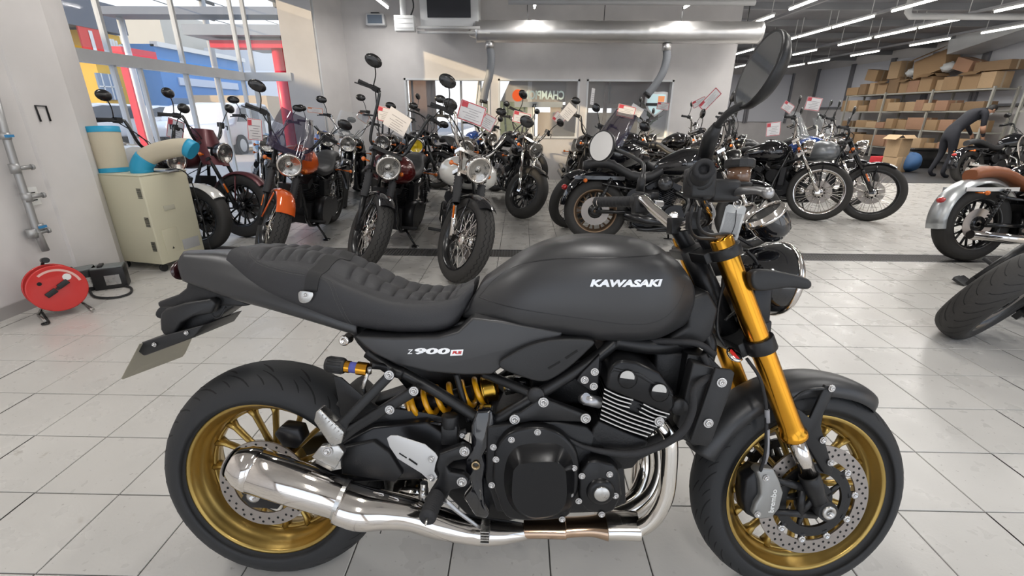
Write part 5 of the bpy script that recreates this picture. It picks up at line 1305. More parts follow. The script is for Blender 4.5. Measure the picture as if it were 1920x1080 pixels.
    def exf(b):
        b.tube([(ex_+.10, -.06, .55), (ex_+.22, -.14, .45), (ex_+.12, -.17, .24), (ex_-.2, -.19, .20), (.35, -.20, .22)], .021, 8, spline=20)
        b.tube([(ex_-.10, -.06, .55), (ex_-.02, -.16, .42), (ex_-.12, -.18, .30), (.30, -.20, .30)], .021, 8, spline=16)
        b.tube([(.42, -.20, .22), (.32, -.20, .22), (-.22, -.215, .27)], [.026, .040, .040], 12); b.tube([(.32, -.20, .31), (.2, -.20, .33), (-.18, -.215, .38)], [.026, .038, .038], 12) if not refl else None
    if not shortexh: part(('exh', wb, refl), 'exhaust', exh, e, exf)
    else: part(('exhs', wb), 'exhaust', exh, e, lambda b: b.tube([(ex_+.10, -.06, .55), (ex_+.24, -.14, .45), (ex_+.14, -.17, .24), (ex_-.1, -.17, .17), (.42, -.17, .17)], .024, 8, spline=20).tube([(.75, -.19, .22), (.5, -.2, .26), (.28, -.2, .30)], [.03, .05, .045], 12))
    # tank
    hx = wb-.46
    def tk(b):
        st = [(hx+.02, .88, .77, .05), (hx-.03, .94, .70, .12), (hx-.12, .97, .66, .17), (hx-.24, .965, .655, .175), (hx-.36, .91, .67, .13), (hx-.46, .85, .69, .07), (hx-.50, .79, .71, .02)]
        S_ = catmull([V((a, c, d)) for a, c, d, w_ in st], 22); W_ = catmull([V((i, w_, 0)) for i, (a, c, d, w_) in enumerate(st)], 22); rows = []
        for q, ww in zip(S_, W_):
            zt, zb_, hw = q.y, q.z, max(.004, ww.y); row = []
            for k in range(16):
                t = 2*PI*k/16; c_, s_ = math.cos(t), math.sin(t)
                row.append(V((q.x, hw*math.copysign(abs(c_)**.75, c_), (zt+zb_)/2+(zt-zb_)/2*math.copysign(abs(s_)**.9, s_)*(1 if s_ > 0 else .75))))
            rows.append(row)
        b.grid(rows, True, True); b.cyl((hx-.2, 0, .96), (hx-.2, 0, .98), .035, 14)
    part(('tank', wb), 'fuel_tank', tank, e, tk, M.Translation((0, 0, -.05*(tw > 1))) @ M.Diagonal((1, tw, 1, 1)))
    sx = hx-.46
    def st_(b):
        pts = [(sx+.05, .80, .07), (sx-.08, .735, .13), (sx-.25, .74, .15), (sx-.38, .80, .14)]+([] if soloseat else [(sx-.48, .85, .11), (sx-.62, .86, .10), (sx-.74, .83, .07)])
        C_ = catmull([V((a, h_, w_)) for a, h_, w_ in pts], 26); rows = []
        for q in C_:
            row = []
            for k in range(14):
                t = 2*PI*k/14; row.append(V((q.x, q.z*math.copysign(abs(math.cos(t))**.6, math.cos(t)), q.y-.05+.05*math.sin(t)+.006*math.sin(q.x*90)*(math.sin(t) > .5))))
            rows.append(row)
        b.grid(rows, True, True)
    part(('seat', wb, soloseat), 'seat', seatm, e, st_)
    def rf(b):
        rows = []
        a0, a1 = (35, 175) if not tail else (30, 190)
        for i in range(25):
            a = math.radians(a0+(a1-a0)*i/24); r_ = Rr+.045; ww = wr/2+.025
            rows.append([V(((r_-.05*abs(u)**4)*math.cos(a), u*ww, Rr+(r_-.05*abs(u)**4)*math.sin(a)+.03)) for u in (-1, -.95, -.6, 0, .6, .95, 1)])
        b.grid(rows); b.grid([[q-V((0, 0, .004)) for q in r] for r in rows])
        for s in (-1, 1): b.box((.02, s*(wr/2+.03), .66), (.5, .012, .035))
    rfo = part(('rfender', Rr, wr, tail), 'rear_fender', rfender, e, rf)
    part(('tl', Rr, wr), 'tail_lamp', mat('red_lens', (.5, .02, .02), .2, coat=1), rfo, lambda b: b.ball((-.33, 0, .56), (.035, .045, .03)))
    for s in (-1, 1):
        part(('shock', s, wr), 'shock_absorber', m_blk2, e, lambda b: [b.cyl((.0, s*(wr/2+.05), Rr+.02), (.14, s*(wr/2+.06), .66), .016, 8)]+[b.torus((.02+.11*k/9, s*(wr/2+.05), Rr+.08+.24*k/9), .022, .005, (.4, 0, 1), 14, 5) for k in range(10)])
        part(('rsig', s, wr), 'turn_signal', m_amber, e, lambda b: b.ball((-.12, s*(wr/2+.12), .63), (.021, .02, .021)).cyl((-.12, s*(wr/2+.02), .63), (-.12, s*(wr/2+.10), .63), .008, 6))
        part(('peg', s, wb), 'footpeg', m_rubber, e, lambda b: b.cyl((wb-.55, s*.15, .26), (wb-.55, s*.30, .27), .014, 8))
    if stand:
        part(('stand', wb), 'side_stand', m_blk2, e, lambda b: b.tube([(wb-.75, .12, .20), (wb-.70, .26, .045)], .011, 6).lathe([(0, .001), (0, .055), (.012, .05), (.014, .001)], (wb-.70, .27, .030), (0, .14, 1), 16))
    # front end in its own steered frame
    rk = math.radians(30); sa = V((-math.sin(rk), 0, math.cos(rk)))
    so_ = V((wb-.12+Rf*math.tan(rk)*0+Rf*math.tan(rk)-.0, 0, 0)); so_ = V((wb, 0, Rf))+V((-.055, 0, 0)); 
    T = M.Translation(so_) @ M.Rotation(math.radians(steer), 4, sa) @ M.Translation(-so_)
    # keep the tyre on the floor after steering
    wc = T @ V((wb, 0, Rf)); T = M.Translation((0, 0, Rf-wc.z)) @ T
    mk_wheel(e, 'front_wheel', fk, Rf, wf, 'f', T @ M.Translation((wb, 0, Rf)), rimf, tread=tread)
    ax = V((wb, 0, Rf)); top = V((wb-.05, 0, Rf))+sa*.66; fy = wf/2+.045
    def fkf(b):
        for s in (-1, 1):
            a = V((ax.x-.01, s*fy, ax.z)); b.cyl(a, a+sa*.30, .024, 12); b.cyl(a+sa*.28, a+sa*.74, .018, 10); b.box(a, (.05, .03, .05))
        for t in (.52, .70):
            c = V((ax.x-.03, 0, ax.z))+sa*t; b.box(c, (.08, 2*fy+.06, .03), M.Rotation(-rk, 3, 'Y'))
    fo = part(('fork', wf, Rf, wb), 'fork', forkc, e, fkf, T)
    if gaiter:
        def gt(b):
            a = V((ax.x-.01, gs*fy, ax.z))+sa*.27; b.lathe([(k*.0125, .037 if k % 2 else .029) for k in range(18)], a, sa, 14)
        for gs in (-1, 1): part(('gait', wf, Rf, wb, gs), 'fork_gaiter', m_gait, fo, gt)
    fa0, fa1 = (60, 140) if fender is m_gloss else (40, 150)
    def ffd(b):
        rows = []
        for i in range(19):
            a = math.radians(fa0+(fa1-fa0)*i/18); r_ = Rf+.020; ww = wf/2+.012
            rows.append([V((wb+(r_-.03*abs(u)**4)*math.cos(a), u*ww, Rf+(r_-.03*abs(u)**4)*math.sin(a))) for u in (-1, -.9, -.5, 0, .5, .9, 1)])
        b.grid(rows); b.grid([[q-V((0, 0, .004)) for q in r] for r in rows])
        for s in (-1, 1): b.tube([V((wb-.01, s*fy, Rf+.05)), V((wb-.02, s*(wf/2+.015), Rf+Rf*.9))], .008, 5)
    part(('ff', wf, Rf, wb, fa0), 'front_fender', fender, e, ffd, T)
    hc = V((ax.x-.03, 0, ax.z))+sa*.64+V((.13, 0, -.02))
    lr = .104
    def hl_(b): b.lathe([(-.10, .001), (-.095, .035), (-.07, .075), (-.03, .097), (.01, lr), (.03, lr)], hc, (1, 0, -.12), 28)
    ho = part(('hl', wf, Rf, wb), 'headlight', lampc, e, hl_, T)
    part(('hlr', wf, Rf, wb), 'headlight_ring', m_chrome, ho, lambda b: b.lathe([(.028, lr-.001), (.030, lr+.004), (.044, lr+.002), (.046, lr-.012), (.040, lr-.018)], hc, (1, 0, -.12), 28))
    part(('hlg', wf, Rf, wb), 'headlight_lens', mat('yellow_lens', (.85, .6, .02), .15, coat=1) if yellow else m_lamp, ho, lambda b: b.lathe([(.040, lr-.016), (.030, .06), (.018, .035), (.020, .02), (.030, .018), (.030, .0001)], hc, (1, 0, -.12), 24))
    hs = {'ape': .44, 'mid': .24, 'low': .12, 'tbar': .30}[bars]; hw = .38 if bars != 'ape' else .36
    bc = V((ax.x-.05, 0, ax.z))+sa*.72
    def bars_(b):
        for s in (-1, 1):
            if bars == 'tbar':
                b.tube([bc+V((0, s*.05, 0)), bc+V((-.01, s*.05, .20)), bc+V((-.03, s*.07, .235)), bc+V((-.08, s*.2, hs-.05)), bc+V((-.16, s*hw, hs-.06))], .014, 8, spline=20)
            else:
                b.tube([bc, bc+V((0, s*.10, .01)), bc+V((.01, s*.17, .06)), bc+V((.00, s*.23, hs-.04)), bc+V((-.03, s*.26, hs)), bc+V((-.13, s*(hw+.02), hs-.02))], .0135, 8, spline=24)
    bo = part(('bars', bars, wb, Rf), 'handlebar', m_blk2 if bars != 'mid' or forkc is not m_chrome else m_chrome, e, bars_, T)
    def gr(b):
        for s in (-1, 1):
            g0 = bc+V((-.05, s*(hw-.08), hs-.008)); g1 = bc+V((-.145, s*(hw+.06), hs-.02))
            b.lathe([(0, .019)]+[(i*.012, .0165+.0015*(i % 2)) for i in range(1, 11)]+[(.13, .019), (.132, .001)], g0, g1-g0, 12)
            b.box(g0+V((.012, -s*.02, 0)), (.05, .05, .045)); b.tube([g0+V((.05, 0, -.01)), g0+V((.05, s*.03, -.01)), g1+V((.05, s*.0, -.02))], .006, 5)
            b.tube([g0+V((.02, -s*.02, -.02)), bc+V((.06, s*.16, hs*.4)), bc+V((.05, s*.04, -.04))], .005, 5, spline=10)
    part(('grip', bars, wb, Rf), 'grip', m_rubber, bo, gr)
    if mirrors:
        for s in (-1, 1):
            g0 = bc+V((-.04, s*(hw-.07), hs+.01)); u = 1 if mirrors == 'up' else -1
            mp = g0+V((.03, s*.06, .15*u))
            part(('mirs', bars, wb, Rf, mirrors, s), 'mirror', m_blk2, bo, lambda b: b.tube([g0, g0+V((.02, s*.02, .08*u)), mp], .005, 6, spline=8).ball(mp+V((.004, s*.02, .02)), (.018, .074, .048), 14, 8))
    for s in (-1, 1):
        c = V((ax.x-.03, s*(fy+.07), ax.z))+sa*.58
        part(('fsig', wf, wb, Rf, s), 'turn_signal', m_amber, fo, lambda b: b.ball(c, (.020, .018, .020)).cyl(c, c-V((0, s*.06, 0)), .007, 6))
    part(('cab', wb), 'cable', m_rubber, e, lambda b: [b.tube([bc+V((-.02, s*.14, hs*.5)), bc+V((.07, s*.08, .02)), bc+V((.02, s*.05, -.18)), bc+V((-.2, s*.06, -.30))], .0045, 5, spline=14) for s in (-1, 1)])
    part(('hw', wb), 'electrics_box', m_eng2, e, lambda b: b.box((wb-.44, 0, .52), (.06, .20, .22)))
    part(('ob', wb), 'oil_tank', m_eng2, e, lambda b: b.box((.52, .11, .52), (.16, .06, .16)))
    part(('oc', wb), 'oil_canister', m_eng2, e, lambda b: b.cyl((.45, -.14, .5), (.6, -.14, .5), .06, 12))
    for s in ((-1, 1) if refl else ()): part(('refl', wb, Rf, wf, s), 'reflector', m_amber, fo, lambda b: b.box(V((ax.x+.008, s*(fy+.022), ax.z))+sa*.20, (.018, .006, .10), M.Rotation(-rk, 3, 'Y')))
    if cowl:
        def cw_(b):
            rows = []
            for i in range(9):
                t = i/8; c = hc+V((.05-.15*t, 0, -.13+.36*t)); r_ = .125+.02*math.sin(t*PI)-.04*t
                rows.append([c+V((-.14*(1-math.cos(a)), r_*1.1*math.sin(a), 0)) for a in [math.radians(-100+200*k/12) for k in range(13)]])
            b.grid(rows[:3]); b.grid(rows[4:]) if False else b.grid([r for r in rows[4:]])
            b.grid([r[:4] for r in rows[2:5]]); b.grid([r[9:] for r in rows[2:5]])
        co_ = part(('cowl', wb, Rf, wf), 'headlight_cowl', cowl, e, cw_, T); 
    if shield or fairing:
        ms = mat('smoke_screen', (.03, .02, .05), .05, alpha=.75, coat=1) if (shield == 'smoke' or fairing) else mat('clear_screen', (.75, .8, .82), .03, alpha=.22, coat=1)
        def shf(b):
            rows = []; hh = .34 if not fairing else .36
            for i in range(9):
                t = i/8; c = hc+V((.02-.20*t, 0, .08+hh*t)); r_ = .20-.06*t**2
                rows.append([c+V((-.30*(1-math.cos(a))*.6, r_*1.05*math.sin(a), 0)) for a in [math.radians(-75+150*k/12) for k in range(13)]])
            b.grid(rows)
        part(('shield', bool(fairing), wb, Rf), 'windscreen', ms, e, shf, T)
    if fairing:
        def fr_(b):
            rows = []
            for t, rr_, dz in ((0, .10, -.22), (.15, .20, -.16), (.4, .27, -.04), (.7, .27, .05), (1, .22, .12)):
                c = hc+V((.05-.02*t, 0, dz)); rows.append([c+V((-.32*(1-math.cos(a)), rr_*math.sin(a)*1.05, .02*math.cos(a))) for a in [math.radians(-110+220*k/14) for k in range(15)]])
            b.grid(rows)
        part(('fair', wb), 'fairing', m_gloss, e, fr_, T)
    if sissy: part(('sissy', wb), 'sissy_bar', m_chrome, e, lambda b: b.tube([(.05, -.12, .62), (-.12, -.11, .92), (-.16, -.05, 1.06), (-.16, .05, 1.06), (-.12, .11, .92), (.05, .12, .62)], .010, 8, spline=24))
    if bag: part(('bag', wb), 'saddlebag', m_lea, e, lambda b: [b.box((-.02, s*.24, .50), (.42, .16, .26)) for s in (-1, 1)])
    return e
pa_black = paint('deep_black', (.010, .010, .012)); pa_maroon = paint('matte_maroon', (.10, .022, .028), .4, .3, .1); pa_orange = paint('orange', (.80, .13, .02))
pa_white = paint('pearl_white', (.75, .74, .70)); pa_red = paint('red', (.55, .03, .02)); pa_silver = paint('silver', (.52, .54, .55), .3, .6, .3); pa_stone = paint('stone_grey', (.22, .23, .24), .3, .3, .5)
pa_blue = paint('dark_blue', (.02, .06, .25)); pa_bronze = mat('bronze_rim', (.24, .16, .10), .4, .7); pa_tan = mat('tan_leather', (.27, .09, .035), .5, bump=.3, scale=120)
pa_sky = paint('sky_blue', (.18, .38, .62))
m_chr = m_chrome
P_ = onZ
def cz(px, py): q = onZ(px, py); return q.x, q.y
B1 = cruiser('white-fendered motorcycle with a round black headlight, parked half behind the beige cooler', *cz(385, 469), -8, steer=-2, Rf=.31, wf=.13, fk='cast', rk_='cast', fender=pa_white, tank=pa_white, bars='mid', lampc=m_blk2)
B2 = cruiser('matte maroon motorcycle with a maroon headlight cowl, second from the left', *cz(462, 444), -12, steer=4, Rf=.335, wf=.12, fk='cast', rk_='cast', fender=pa_maroon, tank=pa_maroon, cowl=pa_maroon, refl=True, bars='mid', forkc=m_satin)
B3 = cruiser('black motorcycle with orange tank and orange front fender, right of the maroon one', *cz(508, 486), -88, steer=38, wf=.13, Rf=.32, tank=pa_orange, fender=pa_orange, gaiter=True, bars='mid', shield='smoke', refl=True, tread=True, lampc=m_chrome)
B4 = cruiser('black motorcycle with very tall handlebars and a spoked front wheel, left of the white-tank one', *cz(684, 502), -93, steer=40, wf=.13, Rf=.33, tank=paint('dark_red', (.10, .008, .008)), gaiter=True, tw=1.2, bars='ape', tread=True, lampc=m_blk2)
B5 = cruiser('black motorcycle with white tank and wire-spoked wheel, nearest of the row behind', *cz(857, 527), -84, steer=30, wf=.13, Rf=.345, tank=pa_white, gaiter=True, bars='mid', refl=True, tread=True, lampc=m_chrome, forkc=m_chr, tw=1.45)
B6 = cruiser('black motorcycle with fat black front tyre, right of the white-tank one', *cz(975, 410), -84, steer=40, wf=.15, Rf=.33, fk='cast', rk_='cast', bars='mid', forkc=m_chr)
B7 = cruiser('black touring motorcycle with a tall smoked windscreen and fairing', .60, 5.42, 203, steer=12, fk='spoke', wf=.11, Rf=.34, fairing=True, bars='low', rfender=pa_black)
B8 = cruiser('black motorcycle with bronze rear wheel and low seat, seen side-on behind the tank', .78, 4.78, -7, at='rear', steer=6, wb=1.52, Rr=.325, wr=.15, rk_='cast', fk='cast', rimr=pa_bronze, rimf=m_blk2, bars='mid', forkc=m_chr, mirrors='up', lean=8, shortexh=True)
B9 = cruiser('black motorcycle whose wide front tyre stands left of the chrome-rimmed one', 3.34, 6.92, -34, steer=4, wf=.16, Rf=.33, fk='cast', rk_='cast', bars='tbar', forkc=m_chr)
B10 = cruiser('black motorcycle with chrome-rimmed spoked front wheel and chrome fork', *cz(1522, 413), -34, steer=2, wf=.09, Rf=.36, rimf=m_chr, bars='mid', forkc=m_chr, lampc=m_chr, mirrors='up', refl=False, shield='clear')
B11 = cruiser('motorcycle with a stone grey tank and black spoked front wheel, rightmost of the display row', *cz(1620, 414), -34, steer=3, wf=.10, Rf=.36, tank=pa_stone, bars='low', forkc=m_blk2, refl=True, lampc=m_chr)
B12 = cruiser('silver-fendered motorcycle with tan leather seat and long chrome silencer at the right edge', 4.19, 4.25, 4, at='rear', steer=0, Rr=.345, wr=.15, rk_='cast', rfender=pa_silver, tank=pa_silver, seatm=pa_tan, exh=m_chr, refl=True, tail=True, bars='mid')
B14 = cruiser('black motorcycle being repaired by the bending mechanic at the back right', 9.05, 9.75, 6, at='rear', steer=0, Rr=.33, wr=.15, rk_='cast', fk='cast', bars='mid', tail=True, exh=m_chr)
B15 = cruiser('black motorcycle with a chrome sissy bar behind the silver-fendered one', 6.75, 6.3, 3, at='rear', steer=0, sissy=True, bars='low', exh=m_chr, tail=True, bag=True)
fill = [
 (-3.45, 6.3, -62, dict(tank=pa_sky, bars='mid', forkc=m_chr), 'light blue motorcycle half hidden behind the maroon one'),
 (-2.18, 7.05, -86, dict(tank=pa_black, bars='tbar', forkc=m_chr), 'black motorcycle with T-bar between the clear windscreen one and the yellow lens one'),
 (-3.15, 7.5, -66, dict(tank=pa_blue, bars='low', forkc=m_chr, lampc=m_chr), 'dark blue motorcycle with chrome headlight nearest the corner pillar'),
 (-2.5, 6.5, -78, dict(tank=pa_black, bars='mid', shield='clear', forkc=m_chr, lampc=m_chr), 'black motorcycle with a clear windscreen behind the orange-tank one'),
 (-1.55, 6.3, -80, dict(tank=pa_black, bars='low', yellow=True), 'black motorcycle with a yellow headlight lens in the second row'),
 (-.80, 5.85, -86, dict(tank=pa_black, bars='mid', forkc=m_chr, lampc=m_chr), 'black motorcycle with chrome headlight directly behind the white-tank one'),
 (-1.5, 8.3, -44, dict(tank=pa_black, bars='tbar'), 'black motorcycle with T-bar in front of the left end of the back wall'),
 (-.45, 8.1, -46, dict(tank=pa_blue, bars='low', forkc=m_chr), 'dark blue motorcycle in the last row under the left office window'),
 (.18, 8.2, -46, dict(tank=pa_black, bars='mid', forkc=m_chr), 'black motorcycle with chrome fork below the orange disc on the window'),
 (.95, 6.9, -88, dict(tank=pa_black, bars='mid', lampc=m_chr), 'black motorcycle with chrome headlight below the CHAMPION lettering'),
 (2.35, 8.2, -42, dict(tank=pa_black, bars='tbar', forkc=m_chr), 'black motorcycle with T-bar in front of the shield sign'),
 (3.25, 8.3, -42, dict(tank=pa_black, bars='mid', forkc=m_chr, lampc=m_chr), 'black motorcycle with twin chrome fork near the right end of the back wall'),
 (4.0, 8.4, -42, dict(tank=pa_black, bars='tbar'), 'black motorcycle with T-bar at the right end of the back wall'),
 (4.95, 7.1, -36, dict(tank=pa_blue, bars='mid', forkc=m_chr), 'dark blue motorcycle right behind the stone-grey-tank one'),
 (5.3, 8.0, -38, dict(tank=pa_black, bars='mid', shield='clear', forkc=m_chr, lampc=m_chr), 'black motorcycle with clear windscreen behind the dark blue one'),
]
for x, y, h, kw, lb in fill:
    cruiser(lb, x, y, h, steer=random.uniform(0, 30), lean=7, detail=False, group='motorcycles in the rows behind', **kw)
# front right: tilted motorcycle, only its tyre in view
tb_ = cruiser('motorcycle mostly out of frame at the right edge, only its wide tilted tyre in view', *cz(1780, 622), 206, lean=26, steer=0, wf=.18, Rf=.315, fk='cast', rk_='cast', mirrors='', tread='sipe')
for ch in list(tb_.children):
    if ch.name.startswith(('front_fender', 'side_stand')): bpy.data.objects.remove(ch)
bpy.context.view_layer.update(); wi = tb_.matrix_world.inverted()
f0 = onZ(1822, 527, .02); f1 = onZ(1935, 470, .02)+V((.25, .1, .22))
g = MB().tube([wi @ f0, wi @ f0.lerp(f1, .45), wi @ f1], [.020, .028, .030], 10); g.box(wi @ (f0+V((-.07, 0, 0))), (.16, .09, .02)); g.box(wi @ (f0+V((-.10, .02, .02))), (.08, .03, .012))
g.build('side_stand', m_blk2, tb_)
# ---- price cards
m_card = mat('card_white', (.78, .76, .76), .3, coat=.5); m_cred = mat('card_red', (.62, .06, .08), .4); m_ink = mat('card_print', (.35, .33, .35), .5); m_corg = mat('card_orange', (.80, .30, .14), .4)
def card(px, py, Y, w, h, rot, lb, red=True, org=False, yaw=0):
    c = onY(px, py, Y); Mx = M.Translation(c) @ M.Rotation(yaw, 4, 'Z') @ M.Rotation(rot, 4, 'Y')
    e = empty('price_card', lb, 'card', Mx=Mx, group='price cards on the handlebars')
    MB().box((0, 0, 0), (w, .002, h)).build('card_sheet', m_card, e)
    mm = m_corg if org else (m_cred if red else m_ink)
    g = MB(); b = w*.03
    if red or org:
        for cc, d in (((0, -.002, h/2-b), (w*.94, .001, b)), ((0, -.002, -h/2+b), (w*.94, .001, b)), ((w/2-b, -.002, 0), (b, .001, h*.92)), ((-w/2+b, -.002, 0), (b, .001, h*.92))): g.box(cc, d)
        g.box((-w*.32, -.002, h*.30), (w*.24, .001, h*.26)); g.build('red_border', mm, e)
    g = MB()
    for k in range(6): g.box((w*(.02+.05*math.sin(k*2)), -.0025, h*(.18-.12*k)), (w*(.5+.2*math.sin(k*3+1)), .001, h*.025))
    g.build('print_lines', m_ink, e)
card(329, 243, 5.0, .17, .20, .35, 'price card with red header beside the first mirror at the left window')
card(478, 243, 5.2, .14, .22, .12, 'narrow price card on the maroon motorcycle', yaw=.5)
card(591, 207, 6.4, .20, .07, .10, 'small orange-printed price card left of the tall handlebars', org=True)
card(681, 220, 7.6, .18, .13, .6, 'orange-printed card tilted, behind the tall handlebars', org=True)
card(722, 215, 5.7, .18, .16, .25, 'red-edged price card right of the tall handlebars')
card(745, 228, 5.6, .27, .22, .55, 'clear plastic sleeve with pale price card between the tall handlebars and the white-tank motorcycle', red=False)
card(884, 212, 3.9, .21, .15, .33, 'large red-bordered price card above the white-tank motorcycle')
card(912, 228, 4.4, .15, .13, .5, 'second red-bordered card half behind the large one')
card(978, 221, 5.9, .21, .13, .22, 'red-cornered price card below the orange disc on the window')
card(1048, 222, 7.4, .14, .18, -.9, 'red price card beside the smoked windscreen', yaw=.2)
card(1066, 210, 6.6, .15, .19, .7, 'plain white price card leaning beside the smoked windscreen', red=False)
card(1111, 181, 5.6, .06, .17, .1, 'upright white price card behind the top of the smoked windscreen', red=False, yaw=.8)
card(1174, 209, 6.6, .24, .15, .2, 'red-bordered price card in front of the right office window')
card(1193, 207, 6.9, .18, .12, .5, 'pale card half hidden behind the card in front of the right office window', red=False)
card(1243, 199, 7.9, .19, .11, .1, 'red price card below the shield sign')
card(1331, 187, 6.9, .32, .13, -.85, 'red-bordered price card standing diagonally against the white wall, right of the two')
card(1311, 192, 7.3, .20, .10, -.45, 'smaller red-bordered price card against the white wall, left of the two')
card(1450, 242, 6.0, .17, .16, -.12, 'red-bordered price card hanging in front of the black row, nearest the large mirror')
card(1477, 201, 7.2, .17, .12, .5, 'small red price card tilted behind the chrome-fork motorcycle')
card(1525, 195, 6.5, .20, .16, .12, 'red-topped price card above the motorcycle with the chrome fork')
# ------------------------------------------------------------------ shelves, cartons, mechanic
m_rack = mat('rack_beige', (.42, .41, .36), .5)
m_cartons = [mat('carton_%s' % n, c, .8, bump=.1, var=.1) for n, c in (('tan', (.40, .26, .14)), ('light', (.52, .36, .21)), ('dark', (.28, .18, .10)), ('reddish', (.42, .24, .15)))]
m_tape = mat('parcel_tape', (.50, .40, .28), .3)
SX_ = 12.0
def rack(y0, y1, lb, zs, x0=11.75, x1=12.35):
    e = empty('storage_rack', lb, 'shelf', ((x0+x1)/2, y0, 0))
    n = max(2, round((y1-y0)/1.7)+1)
    for i in range(n):
        yy = (y1-y0)*i/(n-1)
        for xx in (-(x1-x0)/2, (x1-x0)/2): MB().box((xx, yy, zs[-1]/2+.02), (.05, .05, zs[-1]+.04)).build('upright', m_rack, e)
    for z in zs: MB().box((0, (y1-y0)/2, z-.02), (x1-x0, y1-y0, .04)).build('shelf_board', m_rack, e)
    return e
rack(12.7, 18.2, 'long beige storage rack loaded with cardboard boxes along the right wall', (.35, .9, 1.42, 1.95))
rack(9.0, 12.0, 'storage rack at the right edge with green-grey bins', (.35, .9, 1.42, 1.95), 11.85, 12.45)
ordn = ['first', 'second', 'third', 'fourth', 'fifth', 'sixth', 'seventh', 'eighth', 'ninth', 'tenth', 'eleventh', 'twelfth', 'thirteenth']
def carton(c, d, rz, lb, m=None, open_=False, tilt=0, grp='cardboard boxes on the storage rack'):
    e = empty('cardboard_box', lb, 'box', c, grp); e.rotation_euler = (tilt, 0, rz)
    m = m or random.choice(m_cartons)
    if open_:
        g = MB(); t = .008
        for cc, dd in (((0, 0, t/2), (d[0], d[1], t)), ((d[0]/2, 0, d[2]/2), (t, d[1], d[2])), ((-d[0]/2, 0, d[2]/2), (t, d[1], d[2])), ((0, d[1]/2, d[2]/2), (d[0], t, d[2])), ((0, -d[1]/2, d[2]/2), (d[0], t, d[2]))): g.box(cc, dd)
        g.build('carton_body', m, e)
        MB().box((-d[0]/2-d[2]*.22, 0, d[2]+.03), (d[2]*.5, d[1], .006), M.Rotation(-.5, 3, 'Y')).build('flap', m, e)
        MB().box((0, -d[1]/2-.05, d[2]+.04), (d[0], .12, .006), M.Rotation(.7, 3, 'X')).build('flap', m, e)
    else:
        MB().box((0, 0, d[2]/2), d).build('carton_body', m, e, .004)
        MB().box((0, 0, d[2]/2), (.05, d[1]+.003, d[2]+.003)).build('tape', m_tape, e)
    return e
random.seed(11)
tops = [(1620, 186, 45, 28), (1640, 150, 20, 34), (1662, 135, 22, 52), (1693, 125, 30, 42), (1716, 138, 34, 40), (1745, 130, 30, 44), (1745, 155, 22, 22), (1790, 128, 60, 50), (1800, 155, 34, 22), (1822, 150, 30, 30), (1845, 133, 26, 24), (1868, 150, 40, 20), (1885, 131, 90, 18), (1888, 118, 100, 12)]
# top of the rack: a row along y, some doubled
def row(z, ys, hs, lvl, far=False):
    y = ys[0]; k = 0
    while y < ys[1] and k < 12:
        w_ = random.uniform(.28, .62); h = random.uniform(*hs); dd = random.uniform(.3, .45)
        if lvl in ('middle', 'lower') and random.random() < .18: y += w_*.6; continue
        carton((12.0-random.uniform(0, .12), y+w_/2, z), (dd, w_*.94, h), random.uniform(-.12, .12), '%s cardboard box from the near end on the %s shelf of the rack' % (ordn[k], lvl), open_=(lvl == 'top' and random.random() < .4))
        y += w_+.03; k += 1
row(1.952, (12.75, 18.0), (.25, .48), 'top')
row(1.422, (12.8, 18.0), (.18, .38), 'upper')
row(.902, (12.8, 18.0), (.15, .36), 'middle')
row(.352, (12.8, 18.0), (.2, .4), 'lower')
for i, (yy, w_, h, zz, tl, lb) in enumerate(((13.0, .9, .22, 2.36, .0, 'wide flat carton lying across the pile nearest the right edge'), (13.9, .5, .3, 2.42, .3, 'tilted carton on the pile, second from the right edge'), (14.9, 1.0, .5, 2.42, -.25, 'large tilted sheet-like carton at the top of the pile'), (16.3, .42, .5, 2.38, 0, 'tall carton standing on the middle of the pile'), (17.3, .5, .34, 2.38, .15, 'brown carton topping the far end of the pile'))):
    carton((11.95, yy, zz), (.4, w_, h), .05, lb, open_=(i == 2), tilt=tl)
for i, (yy, z, c, lb) in enumerate(((9.4, 1.42, (.05, .16, .10), 'dark green bin on the upper shelf at the right edge'), (10.0, 1.42, (.28, .30, .22), 'olive bin on the upper shelf at the right edge'), (10.7, 1.42, (.05, .2, .14), 'green bin on the upper shelf, farther from the camera'), (9.6, .9, (.35, .05, .06), 'dark red bin on the middle shelf at the right edge'), (10.5, .9, (.2, .2, .2), 'grey bin on the middle shelf at the right edge'), (9.7, 1.952, (.10, .11, .14), 'dark bin on top of the right rack'), (11.2, 1.952, (.3, .34, .3), 'pale bin on top of the right rack, far end'))):
    e = empty('storage_bin', lb, 'bin', (12.15, yy, z+.002), 'storage bins on the right rack'); m_ = mat('bin_%d' % i, c, .5)
    MB().box((0, 0, .12), (.4, .5, .24), taper=1.05).build('bin_body', m_, e, .01); MB().box((0, 0, .245), (.44, .54, .02)).build('bin_rim', m_, e)
for i, (a, b, lb) in enumerate(((14.35, 2.56, 'white plastic bag lying on the carton pile'), (15.6, 2.52, 'white plastic bag on the middle of the carton pile'))):
    g = MB(); g.ball((0, 0, .0), (.16, .2, .12), 16, 10)
    for k, q in enumerate(g.v): g.v[k] = q*(1+.16*math.sin(k*1.7)+.1*math.sin(k*.37))
    o = g.build('plastic_bag', mat('bag_white', (.7, .72, .72), .4, bump=.6, scale=30)); o.location = (11.85, a, b); tag(o, lb, 'bag', 'plastic bags on the rack')
